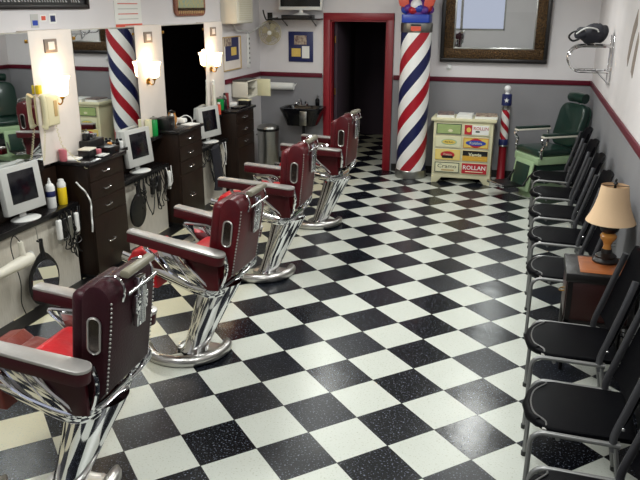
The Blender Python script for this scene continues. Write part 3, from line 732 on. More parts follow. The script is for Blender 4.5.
obj('white_cable', G().tube(smoothpts([(-1.44, 3.30, 1.004), (-1.42, 3.34, 1.06), (-1.38, 3.41, 1.085), (-1.34, 3.45, 1.05), (-1.33, 3.45, 1.004)], 5), .005, 6), 'white', label='white arched cable on the middle cabinet top', cat='cable')
# between second and third, on the far ledge
bottle('tall_spray_bottle', 'tall pale spray bottle on far ledge in front of the dark mirror', 'bottle', (-1.46, 4.305, .96), [(.024, 0), (.026, .02), (.026, .14), (.018, .25), (.02, .32), (.014, .35)], 'offwhite', [(.015, .35), (.014, .38), (.022, .39), (.004, .41)], 'paper')
bottle('red_can', 'red and pink aerosol can beside the tall spray bottle on the far ledge', 'spray can', (-1.43, 4.365, .96), [(.022, 0), (.023, .01), (.023, .10), (.018, .12)], 'redtag', [(.018, .12), (.018, .14)], 'white')
for k, (y, h_) in enumerate(((1.99, .05), (2.05, .07), (2.11, .04), (2.17, .06), (2.23, .05))):
    bottle('small_bottle', 'small dark bottle on the ledge under the mirror reflecting the pole', 'bottle', (-1.445, y, .96), [(.02, 0), (.022, h_), (.012, h_ + .012)], ['bottle_black', 'ceramic', 'silver', 'bottle_black', 'white'][k], [(.012, h_ + .012), (.012, h_ + .03)], 'black', group='small bottles on the ledge')
# third cabinet
bottle('disinfectant_jar', 'green disinfectant jar on the farthest cabinet top', 'jar', (-1.452, 4.465, 1.0), [(.036, 0), (.04, .01), (.04, .12), (.032, .13)], 'green', [(.04, .13), (.04, .145), (.01, .15), (.01, .16)], 'silver')
bottle('black_bottle', 'black bottle beside the green jar on the farthest cabinet', 'bottle', (-1.44, 4.55, 1.0), [(.026, 0), (.03, .02), (.03, .10), (.012, .13)], 'bottle_black', [(.012, .13), (.012, .16)], 'silver')
bottle('silver_bottle', 'silver bottle behind the black bottle on the farthest cabinet', 'bottle', (-1.465, 4.62, 1.0), [(.026, 0), (.028, .12), (.014, .15)], 'silver', [(.014, .15), (.012, .18)], 'black')
boxthing('red_box', 'dark red box at the back of the farthest cabinet top', 'box', -1.555, 4.81, 1.0, .06, .16, .15, 'red', 0)
boxthing('clipper_tray', 'black tray with tools on the farthest cabinet top front', 'tray', -1.30, 4.70, 1.0, .12, .3, .025, 'bottle_black', 0)
boxthing('white_case', 'small white case in the middle of the farthest cabinet top', 'case', -1.42, 4.78, 1.0, .09, .12, .05, 'white', .3, .01)
boxthing('coffee_machine', 'black appliance with a cream lid at the far corner of farthest cabinet', 'appliance', -1.33, 4.93, 1.0, .14, .10, .06, 'black', 0, .01, lid='cream')

# ------------------------------------------------------------ wall phone
t = thing('wall_phone', 'cream wall phone with handset, mounted on the nearest mirror panel', 'phone', (-1.5, 1.325, 1.415))
obj('phone_body', G().box(.001, .06, -.075, .075, -.12, .12, .015, seg=3), 'cream_phone', t)
obj('keypad', G().box(.06, .064, .005, .045, -.05, .07, .002), 'tan', t)
obj('handset', G().tube(smoothpts([(.05, -.115, .12), (.065, -.115, .09), (.07, -.115, 0), (.065, -.115, -.09), (.05, -.115, -.12)], 4), [.026] * 3 + [.02] * 3 + [.017] * 5 + [.02] * 3 + [.026] * 3, 10), 'cream_phone', t)
P = []
ctrl = smoothpts([(.07, -.07, -.14), (.06, -.10, -.24), (.05, -.14, -.36), (.05, -.08, -.42), (.06, .0, -.415), (.08, .06, -.33), (.09, .09, -.40), (.13, .10, -.46)], 10)
ctrl2 = [Vector((.05, -.115, -.13)), Vector((.055, -.15, -.26)), Vector((.06, -.18, -.36))]
def coil(pts, r, turns):
    out = []; n = turns * 8
    for k in range(n + 1):
        f = k / n * (len(pts) - 1); i = min(int(f), len(pts) - 2); p = pts[i].lerp(pts[i + 1], f - i)
        a = 2 * PI * k / 8; out.append(p + Vector((r * math.cos(a), r * .9 * math.sin(a), 0)))
    return out
obj('coiled_cord', G().tube(coil(ctrl2, .008, 13), .0028, 5), 'cream_phone', t)
obj('coiled_cord', G().tube(coil([Vector((.05, .02, -.12)), Vector((.07, .04, -.28)), Vector((.14, .08, -.38)), Vector((.25, .07, -.46))], .008, 15), .0028, 5), 'cream_phone', t)
boxthing('yellow_box', 'small yellow matchbox-like holder above the wall phone handset', 'box', -1.484, 1.235, 1.545, .03, .045, .065, 'yellow', 0)

# ------------------------------------------------------------ left wall, above the mirrors
t = thing('framed_sign', 'long dark framed sign with white lettering, top left edge of the photo', 'sign', (-1.6, 1.2, 2.15))
obj('sign_frame', G().box(.001, .03, -1.2, .94, 0, .035, .006).box(.001, .03, -1.2, .94, .5, .535, .006).box(.001, .03, .905, .94, 0, .535, .006).box(.001, .03, -1.2, -1.165, 0, .535, .006), 'wood_black', t)
obj('sign_board', G().box(.001, .012, -1.17, .91, .03, .51), 'black', t, smooth=False)
g = G(); yy = -.2
while yy < .84:
    w_ = random.choice((.018, .024, .03)); 
    if random.random() > .15: g.box(.012, .0145, yy, yy + .007, .052, .10).box(.012, .0145, yy, yy + w_ * .7, .052, .06)
    yy += w_ + .012
obj('sign_lettering', g, 'paper', t, smooth=False)
for i, (y, z, w_, h_, m, lb) in enumerate(((1.435, 2.065, .09, .10, 'grey_plastic', 'pale blue sticker above the nearest wall light, leftmost of three'), (1.54, 2.085, .075, .05, 'redtag', 'red and white sticker above the nearest wall light, middle of three'), (1.655, 2.08, .09, .075, 'paper', 'white sticker with dark crest, rightmost of three stickers'))):
    t = thing('wall_sticker', lb, 'sticker', (-1.6, y, z), group='stickers above the nearest wall light')
    obj('sticker_sheet', G().box(.0005, .003, -w_ / 2, w_ / 2, -h_ / 2, h_ / 2), 'paper' if i != 0 else 'grey_plastic', t, smooth=False)
    obj('sticker_print', G().box(.003, .004, -w_ * .32, w_ * .36, -h_ * .32, h_ * (.05 if i == 0 else .3)), ['brightblue', 'redtag', 'blue'][i], t, smooth=False)
t = thing('price_poster', 'white notice sheet with red bottom band above the second mirror', 'poster', (-1.6, 2.79, 1.985))
obj('poster_sheet', G().box(.001, .006, -.235, .235, 0, .5), 'paper', t, smooth=False)
obj('red_band', G().box(.006, .0075, -.235, .235, 0, .03), 'redtag', t, smooth=False)
for k in range(6): obj('text_line', G().box(.006, .0072, -.18, .17, .07 + k * .045, .078 + k * .045), 'redtag' if k % 2 else 'grey_plastic', t, smooth=False)
t = thing('carved_plaque', 'carved wooden plaque with rounded corners above the dark third mirror', 'plaque', (-1.6, 4.06, 2.07))
obj('plaque_board', G().prism(rrect(-.37, .37, 0, .6, .07), 'x', .001, .03, .008), 'pinkcarve', t)
obj('plaque_panel', G().box(.03, .036, -.31, .31, .085, .5, .004), 'teal_print', t)
obj('carved_border', G().tube([(.034, -.32, .07), (.034, .32, .07)], .014, 8), 'bronze', t)
for k in range(14): obj('carved_notch', G().ball((.03, -.29 + k * .045, .04), .015, 8, sc=(.5, .7, 1.3)), 'tan', t)
# wall air conditioner
t = thing('wall_air_conditioner', 'boxy beige louvred unit high on the left wall near the corner', 'air conditioner', (-1.6, 5.17, 1.97))
obj('unit_case', G().box(.001, .20, -.27, .27, 0, .5, .008), 'offwhite', t)
obj('unit_bezel', G().box(.198, .215, -.262, .262, .01, .5, .006), 'offwhite', t)
obj('louvres', G().box(.214, .217, -.21, .2, .04, .46), 'ac_grill', t, smooth=False)
for k in range(16): obj('louvre_slat', G().box(.214, .228, -.21, .2, .05 + k * .026, .058 + k * .026), 'offwhite', t, smooth=False)
# framed boards by the corner
t = thing('corner_board', 'pale framed glass board with blue sheet, on left wall past the last panel', 'notice board', (-1.6, 5.19, 1.40))
obj('board_frame', G().box(.001, .02, -.29, .29, .0, .012, .002).box(.001, .02, -.29, .29, .40, .412, .002).box(.001, .02, -.29, -.278, 0, .41, .002).box(.001, .02, .278, .29, 0, .41, .002), 'tan', t)
obj('board_back', G().box(.001, .008, -.28, .28, .01, .40), 'panel', t, smooth=False)
obj('blue_sheet', G().box(.008, .012, -.20, .22, .12, .40), 'blue', t, smooth=False)
obj('yellow_note', G().box(.012, .014, -.03, .14, .18, .28), 'yellowpaper', t, smooth=False)
obj('photo_print', G().box(.012, .016, -.24, -.02, .30, .40), 'picture', t, smooth=False)
t = thing('blue_notice_board', 'navy blue board with a photo and two certificates beside the door', 'notice board', (-.995, 6.2, 1.645))
obj('board_back', G().box(-.175, .175, -.02, -.001, -.20, .20, .003), 'blue', t)
obj('photo_print', G().box(-.09, .085, -.024, -.02, .03, .15), 'picture', t, smooth=False)
obj('certificate', G().box(-.13, -.0, -.024, -.02, -.13, -.02), 'yellowpaper', t, smooth=False)
obj('certificate', G().box(.02, .125, -.024, -.02, -.15, .01), 'paper', t, smooth=False)
t = thing('power_strip', 'white vertical power strip on the left wall near the corner', 'power strip', (-1.6, 5.74, 1.39))
obj('strip_body', G().box(.001, .03, -.03, .03, 0, .44, .006), 'white', t)
for k in range(6): obj('socket', G().box(.03, .032, -.012, .012, .05 + k * .062, .075 + k * .062), 'black', t, smooth=False)
obj('strip_cord', G().tube(smoothpts([(-1.57, 5.73, 1.83), (-1.55, 5.6, 1.87), (-1.54, 5.4, 1.875), (-1.55, 5.25, 1.89), (-1.56, 5.17, 1.97)], 5), .008, 6), 'grey_plastic', label='cable running from the power strip up to the air conditioner', cat='cable')
obj('fan_cord', G().tube(smoothpts([(-1.57, 5.75, 1.83), (-1.53, 5.86, 1.87), (-1.45, 6.0, 1.95), (-1.40, 6.12, 1.97)], 5), .007, 6), 'grey_plastic', label='cable running from the power strip up to the wall fan', cat='cable')
# wall fan
t = thing('wall_fan', 'round beige caged fan mounted in the back left corner', 'fan', (-1.38, 6.2, 1.83))
for r_ in (.045, .075, .105, .135, .155):
    obj('cage_ring', G().tube([(r_ * math.cos(2 * PI * k / 28), -.17 + (.155 - r_) * -.25, r_ * math.sin(2 * PI * k / 28)) for k in range(28)], .003 if r_ < .15 else .007, 6, closed=True), 'fancage', t)
for k in range(18):
    a = 2 * PI * k / 18; obj('cage_spoke', G().tube([(.03 * math.cos(a), -.20, .03 * math.sin(a)), (.155 * math.cos(a), -.17, .155 * math.sin(a)), (.10 * math.cos(a), -.09, .10 * math.sin(a))], .002, 5), 'fancage', t)
obj('hub_cap', G().lathe([(.03, 0), (.028, .012), (.01, .018)], 20, T=Matrix.Translation((0, -.195, 0)) @ Matrix.Rotation(R(90), 4, 'X')), 'paper', t)
for k in range(4):
    bl = G().prism([(.02, -.02), (.12, -.05), (.135, .01), (.10, .05), (.03, .02)], 'y', -.002, .002)
    obj('fan_blade', bl.xf(Matrix.Translation((0, -.14, 0)) @ Matrix.Rotation(R(90 * k + 20), 4, 'Y') @ Matrix.Rotation(R(18), 4, 'X')), 'fancage', t)
obj('motor', G().cyl((0, -.12, 0), (0, -.05, 0), .05), 'fancage', t)
obj('wall_bracket', G().tube(smoothpts([(0, -.07, 0), (-.04, -.05, .10), (-.06, -.02, .16), (-.05, -.002, .22)], 4), .012, 8).box(-.09, -.02, -.02, -.001, .14, .26, .004), 'black', t)
# television on a wall shelf
t = thing('wall_shelf', 'thin black shelf on the back wall under the television', 'shelf', (-.94, 6.2, 2.0))
obj('shelf_board', G().box(-.40, .26, -.30, -.001, 0, .018, .003), 'black', t)
obj('shelf_bracket', G().tube([(-.25, -.002, -.08), (-.25, -.2, 0)], .008, 6), 'black', t); obj('shelf_bracket', G().tube([(.16, -.002, -.08), (.16, -.2, 0)], .008, 6), 'black', t)
t = thing('media_player', 'flat black box with cables on the shelf under the television', 'media player', (-.98, 6.03, 2.018))
obj('player_case', G().box(-.2, .2, -.11, .11, 0, .045, .004), 'black', t); obj('player_front', G().box(-.19, .19, -.113, -.11, .008, .035), 'bottle_black', t, smooth=False)
obj('black_cable', G().tube(smoothpts([(-1.25, 6.0, 2.024), (-1.36, 5.98, 2.01), (-1.42, 6.0, 2.0), (-1.47, 6.05, 2.07), (-1.5, 6.1, 2.12)], 4), .01, 6), 'black', label='black cable from the media player shelf to the fan bracket', cat='cable')
t = thing('television', 'flat television with white lower frame on the shelf by the door', 'television', (-.94, 6.03, 2.063))
obj('tv_stand', G().lathe([(.12, 0), (.10, .012), (.03, .03), (.028, .07)], 24).xf(Matrix.Diagonal((1, .6, 1, 1))), 'white', t)
obj('tv_frame', G().box(-.30, .30, -.03, .03, .06, .50, .012), 'white', t)
obj('tv_screen', G().box(-.275, .275, -.034, -.03, .105, .475), 'screen', t, smooth=False)
# ------------------------------------------------------------ open cabinet, paper roll, basin, can
t = thing('towel_warmer', 'small cream cabinet with open door on the left wall above the far cabinet', 'towel cabinet', (-1.598, 5.33, 1.05))
obj('warmer_case', G().box(0, .012, -.18, .18, 0, .22).box(0, .22, -.18, -.165, 0, .22, .003).box(0, .22, .165, .18, 0, .22, .003).box(0, .22, -.18, .18, .205, .22, .003).box(0, .22, -.18, .18, 0, .015, .003), 'offwhite', t)
obj('warmer_shelf', G().box(.012, .2, -.165, .165, .1, .105), 'silver', t, smooth=False)
obj('open_door', G().box(.22, .4, .165, .18, 0, .22, .004), 'cream', t)
obj('top_trim', G().box(0, .21, -.17, .17, .22, .228, .002), 'wood_black', t)
t = thing('paper_towel_roll', 'white paper towel roll on the back wall left of the wash basin', 'paper towel roll', (-1.27, 6.2, 1.115))
obj('roll', G().cyl((-.19, -.08, 0), (.19, -.08, 0), .05, seg=24), 'paper', t)
obj('holder_arm', G().tube([(-.2, -.002, .03), (-.2, -.08, 0), (-.19, -.08, 0)], .006, 6), 'white', t); obj('holder_arm', G().tube([(.2, -.002, .03), (.2, -.08, 0), (.19, -.08, 0)], .006, 6), 'white', t)
t = thing('shampoo_basin', 'black shampoo basin with chrome taps on the back wall beside door', 'wash basin', (-.90, 6.2, .86))
g = G()
rim = rrect(-.29, .29, -.44, -.02, .09, 5); inn = rrect(-.25, .25, -.40, -.07, .08, 5); low = rrect(-.18, .18, -.34, -.12, .07, 5); lo2 = rrect(-.20, .20, -.38, -.08, .07, 5)
def loft(g, loops, capa=True, capb=True):
    L_ = [[g.b.verts.new((u, v, z)) for u, v in lp] for lp, z in loops]
    for a, b_ in zip(L_, L_[1:]):
        n = len(a)
        for i in range(n): g.b.faces.new((a[i], a[(i + 1) % n], b_[(i + 1) % n], b_[i]))
    if capa: g.b.faces.new(L_[0])
    if capb: g.b.faces.new(L_[-1])
    return g
loft(g, [(low, -.22), (lo2, -.24), (rrect(-.26, .26, -.42, -.04, .09, 5), -.08), (rim, -.02), (rim, 0), (inn, 0), (low, -.17)])
obj('basin_bowl', g, 'bottle_black', t)
obj('tap', G().tube(smoothpts([(-.08, -.06, 0), (-.08, -.06, .07), (-.08, -.12, .09), (-.08, -.16, .05)], 4), .012, 8), 'chrome', t)
obj('spray_hose', G().tube(smoothpts([(-.02, -.07, 0), (0, -.10, .06), (.04, -.16, .04), (.02, -.22, .015), (-.06, -.24, .02)], 4), .010, 8), 'chrome', t)
for xx in (-.16, .0): obj('tap_handle', G().lathe([(.022, 0), (.026, .02), (.018, .045)], 12, T=Matrix.Translation((xx, -.05, 0))), 'chrome', t)
obj('drain_pipe', G().cyl((0, -.2, -.23), (0, -.2, -.45), .022).tube([(0, -.2, -.45), (0, -.12, -.5), (0, -.002, -.5)], .02, 8), 'black', t)
obj('steel_panel', G().box(.02, .12, -.455, -.435, -.22, -.03, .006), 'silver', t)
bottle('shampoo_bottle', 'dark shampoo bottle standing on the basin rim near the door', 'bottle', (-.75, 6.165, .862), [(.028, 0), (.03, .01), (.03, .08), (.012, .10)], 'bottle_black', [(.012, .10), (.012, .125), (.018, .13), (.004, .14)], 'silver')
t = thing('trash_can', 'tall round steel pedal bin with domed lid below the paper towel roll', 'trash can', (-1.30, 5.66, 0))
obj('bin_body', G().lathe([(.14, .0), (.145, .02), (.145, .58)], 36), 'silver', t)
obj('bin_collar', G().lathe([(.147, .57), (.152, .575), (.152, .60), (.147, .605)], 36), 'black', t)
obj('bin_lid', G().lathe([(.15, .605), (.14, .63), (.10, .648), (.0, .655)], 36, cap=False), 'silver', t)
obj('bin_band', G().lathe([(.147, .0), (.15, .002), (.15, .03), (.147, .035)], 36), 'black', t)
obj('pedal', G().box(-.03, .03, -.185, -.14, .012, .024, .003), 'black', t)
obj('carry_handle', G().tube(smoothpts([(-.148, -.03, .52), (-.17, -.03, .5), (-.17, .03, .5), (-.148, .03, .52)], 3), .006, 6), 'silver', t)

# ------------------------------------------------------------ big barber pole
t = thing('barber_pole', 'giant red white and blue striped barber pole right of the doorway', 'barber pole', (.625, 5.93, 0))
seq = [(0, 'e9e8e6'), (.21, '1d2350'), (.40, 'e9e8e6'), (.60, '9c1626'), (.86, 'e9e8e6')]
M['stripes'] = stripe_mat('barber_stripes', 1.5, .18, [(0, 'e9e8e6'), (.125, '191f4c'), (.25, 'e9e8e6'), (.375, 'a01626'), (.5, 'e9e8e6'), (.625, '191f4c'), (.75, 'e9e8e6'), (.875, 'a01626')], sign=-1, phase=.07)
obj('pole_body', G().lathe([(.195, .055), (.195, 1.87)], 56), 'stripes', t)
obj('base_band', G().lathe([(.20, 0), (.205, .004), (.205, .10), (.196, .11)], 48), 'silver', t)
obj('top_band', G().lathe([(.197, 1.865), (.20, 1.87), (.20, 1.975), (.19, 1.98)], 48), 'silver', t)
def curved(r, a0, a1, z0, z1, th=.004, n=10):
    g = G(); P_ = []
    for k in range(n + 1):
        a = R(a0 + (a1 - a0) * k / n)
        P_.append([g.b.verts.new((rr * math.cos(a), rr * math.sin(a), z)) for rr, z in ((r, z0), (r + th, z0), (r + th, z1), (r, z1))])
    for a, b_ in zip(P_, P_[1:]):
        for i in range(4): g.b.faces.new((a[i], a[(i + 1) % 4], b_[(i + 1) % 4], b_[i]))
    g.b.faces.new(P_[0]); g.b.faces.new(P_[-1]); return g
obj('orange_label', curved(.2, -102, -66, 1.885, 1.94), 'redtag', t)
obj('black_slot', curved(.2, -102, -66, 1.945, 1.965), 'black', t)
tp = thing('pole_ornament', 'blue and purple ruffled ornament with a white ball on the giant pole', 'ornament', (.625, 5.93, 1.981))
obj('blue_collar', G().prism(rrect(-.175, .175, -.15, .15, .03), 'z', 0, .10, .01), 'brightblue', tp)
for k in range(14):
    a = 2 * PI * k / 14; obj('ruffle', G().ball((.15 * math.cos(a), .13 * math.sin(a), .15 + .02 * (k % 2)), .062, 10, sc=(1, .8, .8)), ['purple', 'redstripe', 'brightblue'][k % 3], tp)
obj('white_ball', G().ball((0, -.10, .21), .075, 20), 'glassbead', tp)
obj('ornament_core', G().lathe([(.14, .08), (.15, .18), (.10, .30), (.03, .34)], 20), 'purple', tp)
for sx in (-1, 1): obj('side_flare', G().prism([(.08 * sx, .16), (.21 * sx, .20), (.24 * sx, .30), (.10 * sx, .28)], 'y', -.10, -.06, .01), 'redtag', tp)

# ------------------------------------------------------------ cream drawer cabinet with labels
t = thing('label_cabinet', 'cream cabinet of eight drawers with colourful product labels on the fronts', 'cabinet', (1.305, 5.90, 0))
W_, D_, Ht = .37, .2, .80
obj('cabinet_body', G().box(-W_, W_, -D_, D_, .115, Ht, .004), 'cream', t)
obj('cabinet_top', G().box(-W_ - .035, W_ + .035, -D_ - .03, D_ + .0, Ht, Ht + .035, .006), 'cream', t)
obj('base_skirt', G().prism([(-W_, 0), (-W_ + .07, 0), (-W_ + .13, .07), (W_ - .13, .07), (W_ - .07, 0), (W_, 0), (W_, .12), (-W_, .12)], 'y', -D_, -D_ + .025, .002), 'cream', t)
for sx in (-1, 1):
    obj('side_foot', G().box(min(sx * W_, sx * (W_ - .025)), max(sx * W_, sx * (W_ - .025)), -D_ + .026, D_, 0, .115, .002), 'cream', t)
for k in range(1, 4): obj('front_rail', G().box(-W_ + .02, W_ - .02, -D_ - .004, -D_, .13 + k * .168 - .012, .13 + k * .168 - .004), 'offwhite', t, smooth=False)
def TX(x, y, z, s=1): return Matrix.Translation((x, y, z)) @ Matrix.Rotation(R(90), 4, 'X') @ Matrix.Diagonal((s, 1, 1, 1))
fronts = [(0, 3, 'mint2'), (1, 3, 'paper'), (0, 2, 'lcream'), (1, 2, 'yellowpaper2'), (0, 1, 'lyellow'), (1, 1, 'lyellow2'), (0, 0, 'lcream'), (1, 0, 'lred')]
M['mint2'] = mat('green_print', '9db072', .5, noise=.4, nscale=20); M['lcream'] = mat('cream_print', 'd9d6b4', .5, noise=.1)
M['yellowpaper2'] = mat('yellow_print', 'dcbf5c', .5, noise=.1); M['lyellow'] = mat('pale_yellow_print', 'dfc978', .5, noise=.1); M['lyellow2'] = mat('gold_print', 'd0a038', .5); M['lred'] = mat('red_print', 'b31c2a', .45)
def oval(cx, cz, rx, rz, d0, d1): return G().prism([(cx + rx * math.cos(2 * PI * k / 28), cz + rz * math.sin(2 * PI * k / 28)) for k in range(28)], 'y', d1, d0)
for (c, r, m) in fronts:
    x0 = -.338 + c * .345; x1 = x0 + .325; z0 = .135 + r * .165; z1 = z0 + .145
    dr = obj('drawer', G().box(x0, x1, -D_ - .016, -D_, z0, z1, .003), 'cream', t)
    y_ = -D_ - .016; cx = (x0 + x1) / 2; cz = (z0 + z1) / 2
    bc = {(0, 3): 'darkgreen', (1, 3): 'lcream', (0, 2): 'lcream', (1, 2): 'ceramic', (0, 1): 'yellowpaper2', (1, 1): 'lyellow2', (0, 0): 'darkgreen', (1, 0): 'lred'}[(c, r)]
    obj('label_border', G().box(x0 + .006, x1 - .006, y_ - .002, y_, z0 + .006, z1 - .006), bc, dr, smooth=False)
    obj('label_print', G().box(x0 + .016, x1 - .016, y_ - .0035, y_ - .002, z0 + .016, z1 - .016), m, dr, smooth=False)
    e0, e1 = y_ - .0035, y_ - .005
    if (c, r) == (0, 3): obj('label_motif', oval(cx + .02, cz - .02, .03, .018, e0, e1), 'lcream', dr)
    if (c, r) == (1, 3):
        obj('label_motif', G().box(x0 + .012, x0 + .105, e1, e0, z0 + .012, z1 - .012), 'lred', dr, smooth=False); obj('label_motif', oval(x0 + .065, cz, .028, .03, e1, e1 - .002), 'yellowpaper2', dr)
        text_part('label_text', 'ROLLIN', .055, TX(x0 + .215, e1, cz + .018), 'lred', dr); obj('label_motif', G().box(x0 + .15, x0 + .2, e1, e0, cz - .03, cz - .01), 'darkgreen', dr, smooth=False)
    if (c, r) == (0, 2): obj('label_motif', oval(cx + .01, cz, .10, .038, e0, e1), 'mint', dr); obj('label_motif', oval(cx + .01, cz, .085, .028, e1, e1 - .001), 'yellowpaper2', dr); text_part('label_text', 'Bay Rum', .03, TX(cx + .01, e1 - .001, cz), 'darkgreen', dr)
    if (c, r) == (1, 2): obj('label_motif', oval(cx, cz, .085, .058, e0, e1), 'lred', dr); obj('label_motif', oval(cx, cz, .125, .034, e1, e1 - .0015), 'brightblue', dr); text_part('label_text', 'Kaitilou', .05, TX(cx, e1 - .0015, cz), 'lcream', dr)
    if (c, r) == (0, 1): obj('label_motif', oval(cx, cz, .09, .045, e0, e1), 'lred', dr); obj('label_motif', G().box(cx - .07, cx + .07, e1 - .001, e1, cz - .045, cz - .01), 'black', dr, smooth=False); text_part('label_text', 'Fresca', .04, TX(cx, e1 - .001, cz + .005), 'lcream', dr)
    if (c, r) == (1, 1): obj('label_motif', G().box(x0 + .008, x1 - .008, e1, e0, cz + .0, z1 - .008), 'black', dr, smooth=False); text_part('label_text', 'Veggie', .06, TX(cx, e1, cz + .015), 'lcream', dr, bold=.002)
    if (c, r) == (0, 0): text_part('label_text', 'Cramo', .07, TX(cx, e0, cz + .015, 1.25), 'black', dr); obj('label_motif', G().box(cx - .07, cx + .09, e1, e0, cz - .045, cz - .025), 'tan', dr, smooth=False)
    if (c, r) == (1, 0): text_part('label_text', 'ROLLAN', .075, TX(cx, e0, cz + .01), 'paper', dr, bold=.001); obj('label_motif', G().box(cx - .11, cx + .11, e1, e0, cz - .045, cz - .035), 'lcream', dr, smooth=False)
for i, (x, y, w_, d_, h_, m, rz, lb) in enumerate(((1.06, 5.86, .22, .25, .05, 'magcover', .1, 'stack of worn magazines at left end of cream cabinet'), (1.31, 5.84, .20, .26, .045, 'paper', -.03, 'pale magazines in the middle of cream cabinet top'), (1.57, 5.86, .28, .24, .045, 'picture', .05, 'brownish magazines at right end of cream cabinet'))):
    t = thing('magazine_stack', lb, 'magazines', (x, y, .835), rz, 'magazines on the cream cabinet')
    for k in range(3): obj('magazine', G().box(-w_ / 2 + .004 * k, w_ / 2 - .003 * k, -d_ / 2, d_ / 2, k * h_ / 3, (k + 1) * h_ / 3 - .001, .001), m if k == 2 else 'paper', t, smooth=False)

# ------------------------------------------------------------ slim floor pole
t = thing('slim_barber_pole', 'slim floor standing barber pole with white ball beside the cream cabinet', 'barber pole', (1.80, 5.98, 0))
M['stripes2'] = stripe_mat('slim_stripes', .34, .05, [(0, 'dcdad6'), (.30, 'a01626'), (.52, 'dcdad6'), (.78, '9c1626')], sign=1)
obj('red_shaft', G().lathe([(.068, 0), (.068, .02), (.052, .04), (.048, .45), (.055, .47)], 24), 'red', t)
obj('lower_blue_band', G().lathe([(.058, .47), (.06, .475), (.06, .55), (.055, .56)], 24), 'blue', t)
obj('ring', G().lathe([(.062, .465), (.066, .47), (.066, .48), (.062, .485)], 24), 'silver', t)
obj('striped_tube', G().lathe([(.052, .56), (.052, .93)], 28), 'stripes2', t)
obj('ring', G().lathe([(.05, .93), (.062, .94), (.05, .955), (.035, .965), (.05, .985)], 24), 'silver', t)
obj('blue_band', G().lathe([(.05, .985), (.062, .99), (.062, 1.12), (.05, 1.13)], 24), 'blue', t)
st = []
for k in range(10): a = R(90 + 36 * k); rr = .032 if k % 2 == 0 else .013; st.append((rr * math.cos(a), 1.055 + rr * math.sin(a)))
obj('white_star', G().prism(st, 'y', -.067, -.058), 'paper', t, smooth=False)
obj('top_ball', G().lathe([(.03, 1.13), (.02, 1.145), (.03, 1.16)], 16).ball((0, 0, 1.195), .042, 18), 'glassbead', t)

# ------------------------------------------------------------ framed mirror, doorbell, coat rack
t = thing('framed_mirror', 'large mirror in dark bronze mottled frame high on the back wall', 'mirror', (1.575, 6.185, 1.505))
def frm(x0, x1, z0, z1, w, y0, y1, bev=.008):
    g = G(); g.box(x0, x1, y0, y1, z0, z0 + w, bev).box(x0, x1, y0, y1, z1 - w, z1, bev).box(x0, x0 + w, y0, y1, z0 + w, z1 - w, bev).box(x1 - w, x1, y0, y1, z0 + w, z1 - w, bev); return g
TL = Matrix.Rotation(R(2.0), 4, 'X')
obj('frame', frm(-.655, .655, 0, 1.12, .17, -.05, -.01).xf(TL), 'bronze', t)
obj('outer_edge', frm(-.665, .665, -.01, 1.13, .05, -.065, -.008, .01).xf(TL), 'wood_black', t)
obj('inner_edge', frm(-.50, .50, .155, .965, .018, -.052, -.02, .004).xf(TL), 'silver', t)
obj('mirror_glass', G().box(-.49, .49, -.024, -.015, .165, .955).xf(TL), 'mirror', t, smooth=False)
t = thing('door_bell', 'small round white knob on the back wall under the framed mirror', 'door bell', (1.03, 6.2, 1.42))
obj('bell_base', G().lathe([(.04, 0), (.038, .012), (.022, .02)], 20, T=Matrix.Rotation(R(90), 4, 'X')), 'white', t)
obj('bell_dome', G().ball((0, -.025, 0), .02, 12), 'glassbead', t)
t = thing('coat_rack', 'chrome tube hat rack mounted high on the right wall', 'rack', (2.8, 4.27, 1.575))
for y in (-.15, .15):
    obj('rack_plate', G().box(-.012, -.001, y - .012, y + .012, -.12, .34, .003), 'chrome', t)
    lp = [(-.012, y, .24), (-.28, y, .24)] + [(-.28 - .12 * math.sin(R(a)), y, .12 + .12 * math.cos(R(a))) for a in range(15, 180, 15)] + [(-.28, y, 0), (-.012, y, 0)]
    obj('rack_loop', G().tube(lp, .011, 8), 'chrome', t)
    obj('rack_brace', G().tube([(-.012, y, -.11), (-.12, y, 0)], .008, 6), 'chrome', t)
for (x_, z_) in ((-.08, .24), (-.16, .24), (-.24, .24), (-.12, 0), (-.22, 0)): obj('rack_bar', G().cyl((x_, -.15, z_), (x_, .15, z_), .007), 'chrome', t)
t = thing('folded_bag', 'crumpled dark bag lying on top of the chrome hat rack', 'bag', (2.585, 4.25, 1.828))
g = G(); g.ball((.02, 0, .075), .07, 20, sc=(1.8, 2.0, .95))
g.ball((.09, .02, .09), .06, 16, sc=(1.1, 1.6, 1.0)); g.ball((-.07, -.03, .07), .05, 16, sc=(1.5, 1.6, .9))
for v in g.b.verts: v.co += Vector((.012 * math.sin(v.co.y * 40), .01 * math.sin(v.co.x * 50), .014 * math.sin(v.co.x * 38 + v.co.y * 30)))
g.xf(Matrix.Diagonal((1, 1, 1.3, 1)))
obj('bag_body', g, 'bagdark', t)
obj('bag_strap', G().tube(smoothpts([(-.08, -.09, .13), (-.16, -.06, .12), (-.20, -.02, .07), (-.16, .0, .03), (-.10, .0, .05)], 5), .010, 8), 'black', t)
obj('bag_strap', G().tube(smoothpts([(-.14, -.10, .10), (-.06, -.14, .155), (.03, -.13, .15), (.06, -.12, .12)], 5), .007, 8), 'white', t)

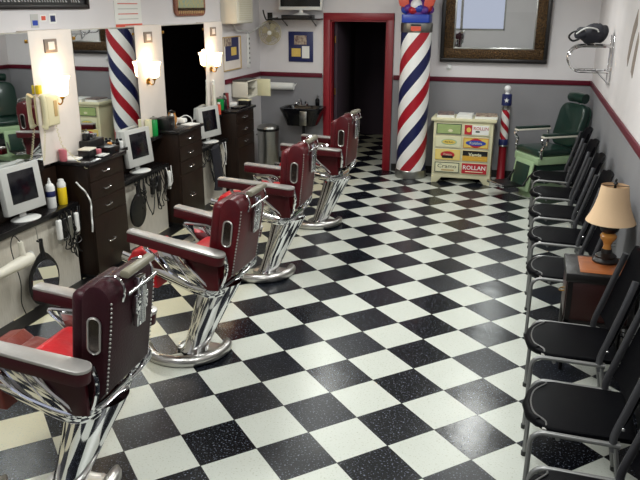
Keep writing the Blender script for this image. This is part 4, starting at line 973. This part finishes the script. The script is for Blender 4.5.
# ------------------------------------------------------------ green barber chair in the corner
t = thing('green_barber_chair', 'antique green barber chair with pale mint frame in back right corner', 'barber chair', (2.31, 5.46, .045), PI + R(33))
obj('base_disc', G().lathe([(.26, -.045), (.27, .02), (.25, .05), (.14, .08), (.08, .1)], 36), 'mint', t)
obj('pedestal', G().lathe([(.085, .09), (.07, .14), (.075, .25), (.11, .31)], 24), 'darkgreen', t)
obj('seat_apron', G().box(-.24, .26, -.25, .25, .37, .46, .012), 'mint', t)
obj('under_frame', G().box(-.2, .22, -.2, .2, .28, .37, .01), 'darkgreen', t)
obj('seat', G().box(-.22, .25, -.235, .235, .46, .545, .035, seg=4), 'greenlea', t)
bk = Matrix.Translation((-.24, 0, .51)) @ Matrix.Rotation(R(-14), 4, 'Y')
obj('backrest', G().prism(rrect(-.24, .24, .02, .54, .12, 6), 'x', -.05, .045, .03, seg=3).xf(bk), 'greenlea', t)
obj('back_frame', G().prism(rrect(-.235, .235, 0, .535, .12, 6), 'x', -.075, -.05, .006).xf(bk), 'darkgreen', t)
obj('headrest', G().tube([(.0, -.13, .61), (.02, 0, .615), (.0, .13, .61)], .06, 14).xf(bk), 'greenlea', t)
obj('headrest_post', G().box(-.055, -.04, -.03, .03, .45, .62, .003).xf(bk), 'chrome', t)
for sy in (-1, 1):
    y = .285 * sy
    a = obj('armrest', G().box(-.22, .24, y - .035, y + .035, .715, .745, .012, seg=3), 'greenlea', t)
    obj('arm_rim', G().box(-.225, .245, y - .038, y + .038, .695, .717, .006), 'offwhite', a)
    obj('arm_support', G().tube(smoothpts([(.21, y, .70), (.25, y, .66), (.215, y * .97, .60), (.235, y * .93, .53), (.22, y * .9, .45)], 5), .016, 8), 'chrome', t)
    obj('rear_support', G().tube(smoothpts([(-.20, y, .70), (-.22, y, .60), (-.2, y * .95, .45)], 5), .014, 8), 'chrome', t)
obj('leg_panel', G().box(-.01, .012, -.19, .19, -.36, 0, .006).xf(Matrix.Translation((.26, 0, .40)) @ Matrix.Rotation(R(-9), 4, 'Y')), 'mint', t)
obj('leg_cushion', G().box(.012, .03, -.14, .14, -.31, -.05, .01).xf(Matrix.Translation((.26, 0, .40)) @ Matrix.Rotation(R(-9), 4, 'Y')), 'darkgreen', t)
obj('foot_rest', G().box(.40, .64, -.17, .17, .115, .135, .006), 'black', t)
obj('foot_rest_trim', G().box(.63, .66, -.175, .175, .11, .145, .006), 'chrome', t)
for sy in (-1, 1): obj('foot_rest_arm', G().tube([(.2, .17 * sy, .36), (.38, .17 * sy, .12), (.62, .17 * sy, .12)], .012, 8), 'black', t)
obj('side_lever', G().tube([(.05, -.27, .38), (.02, -.32, .30), (.0, -.33, .12)], .01, 8), 'chrome', t)
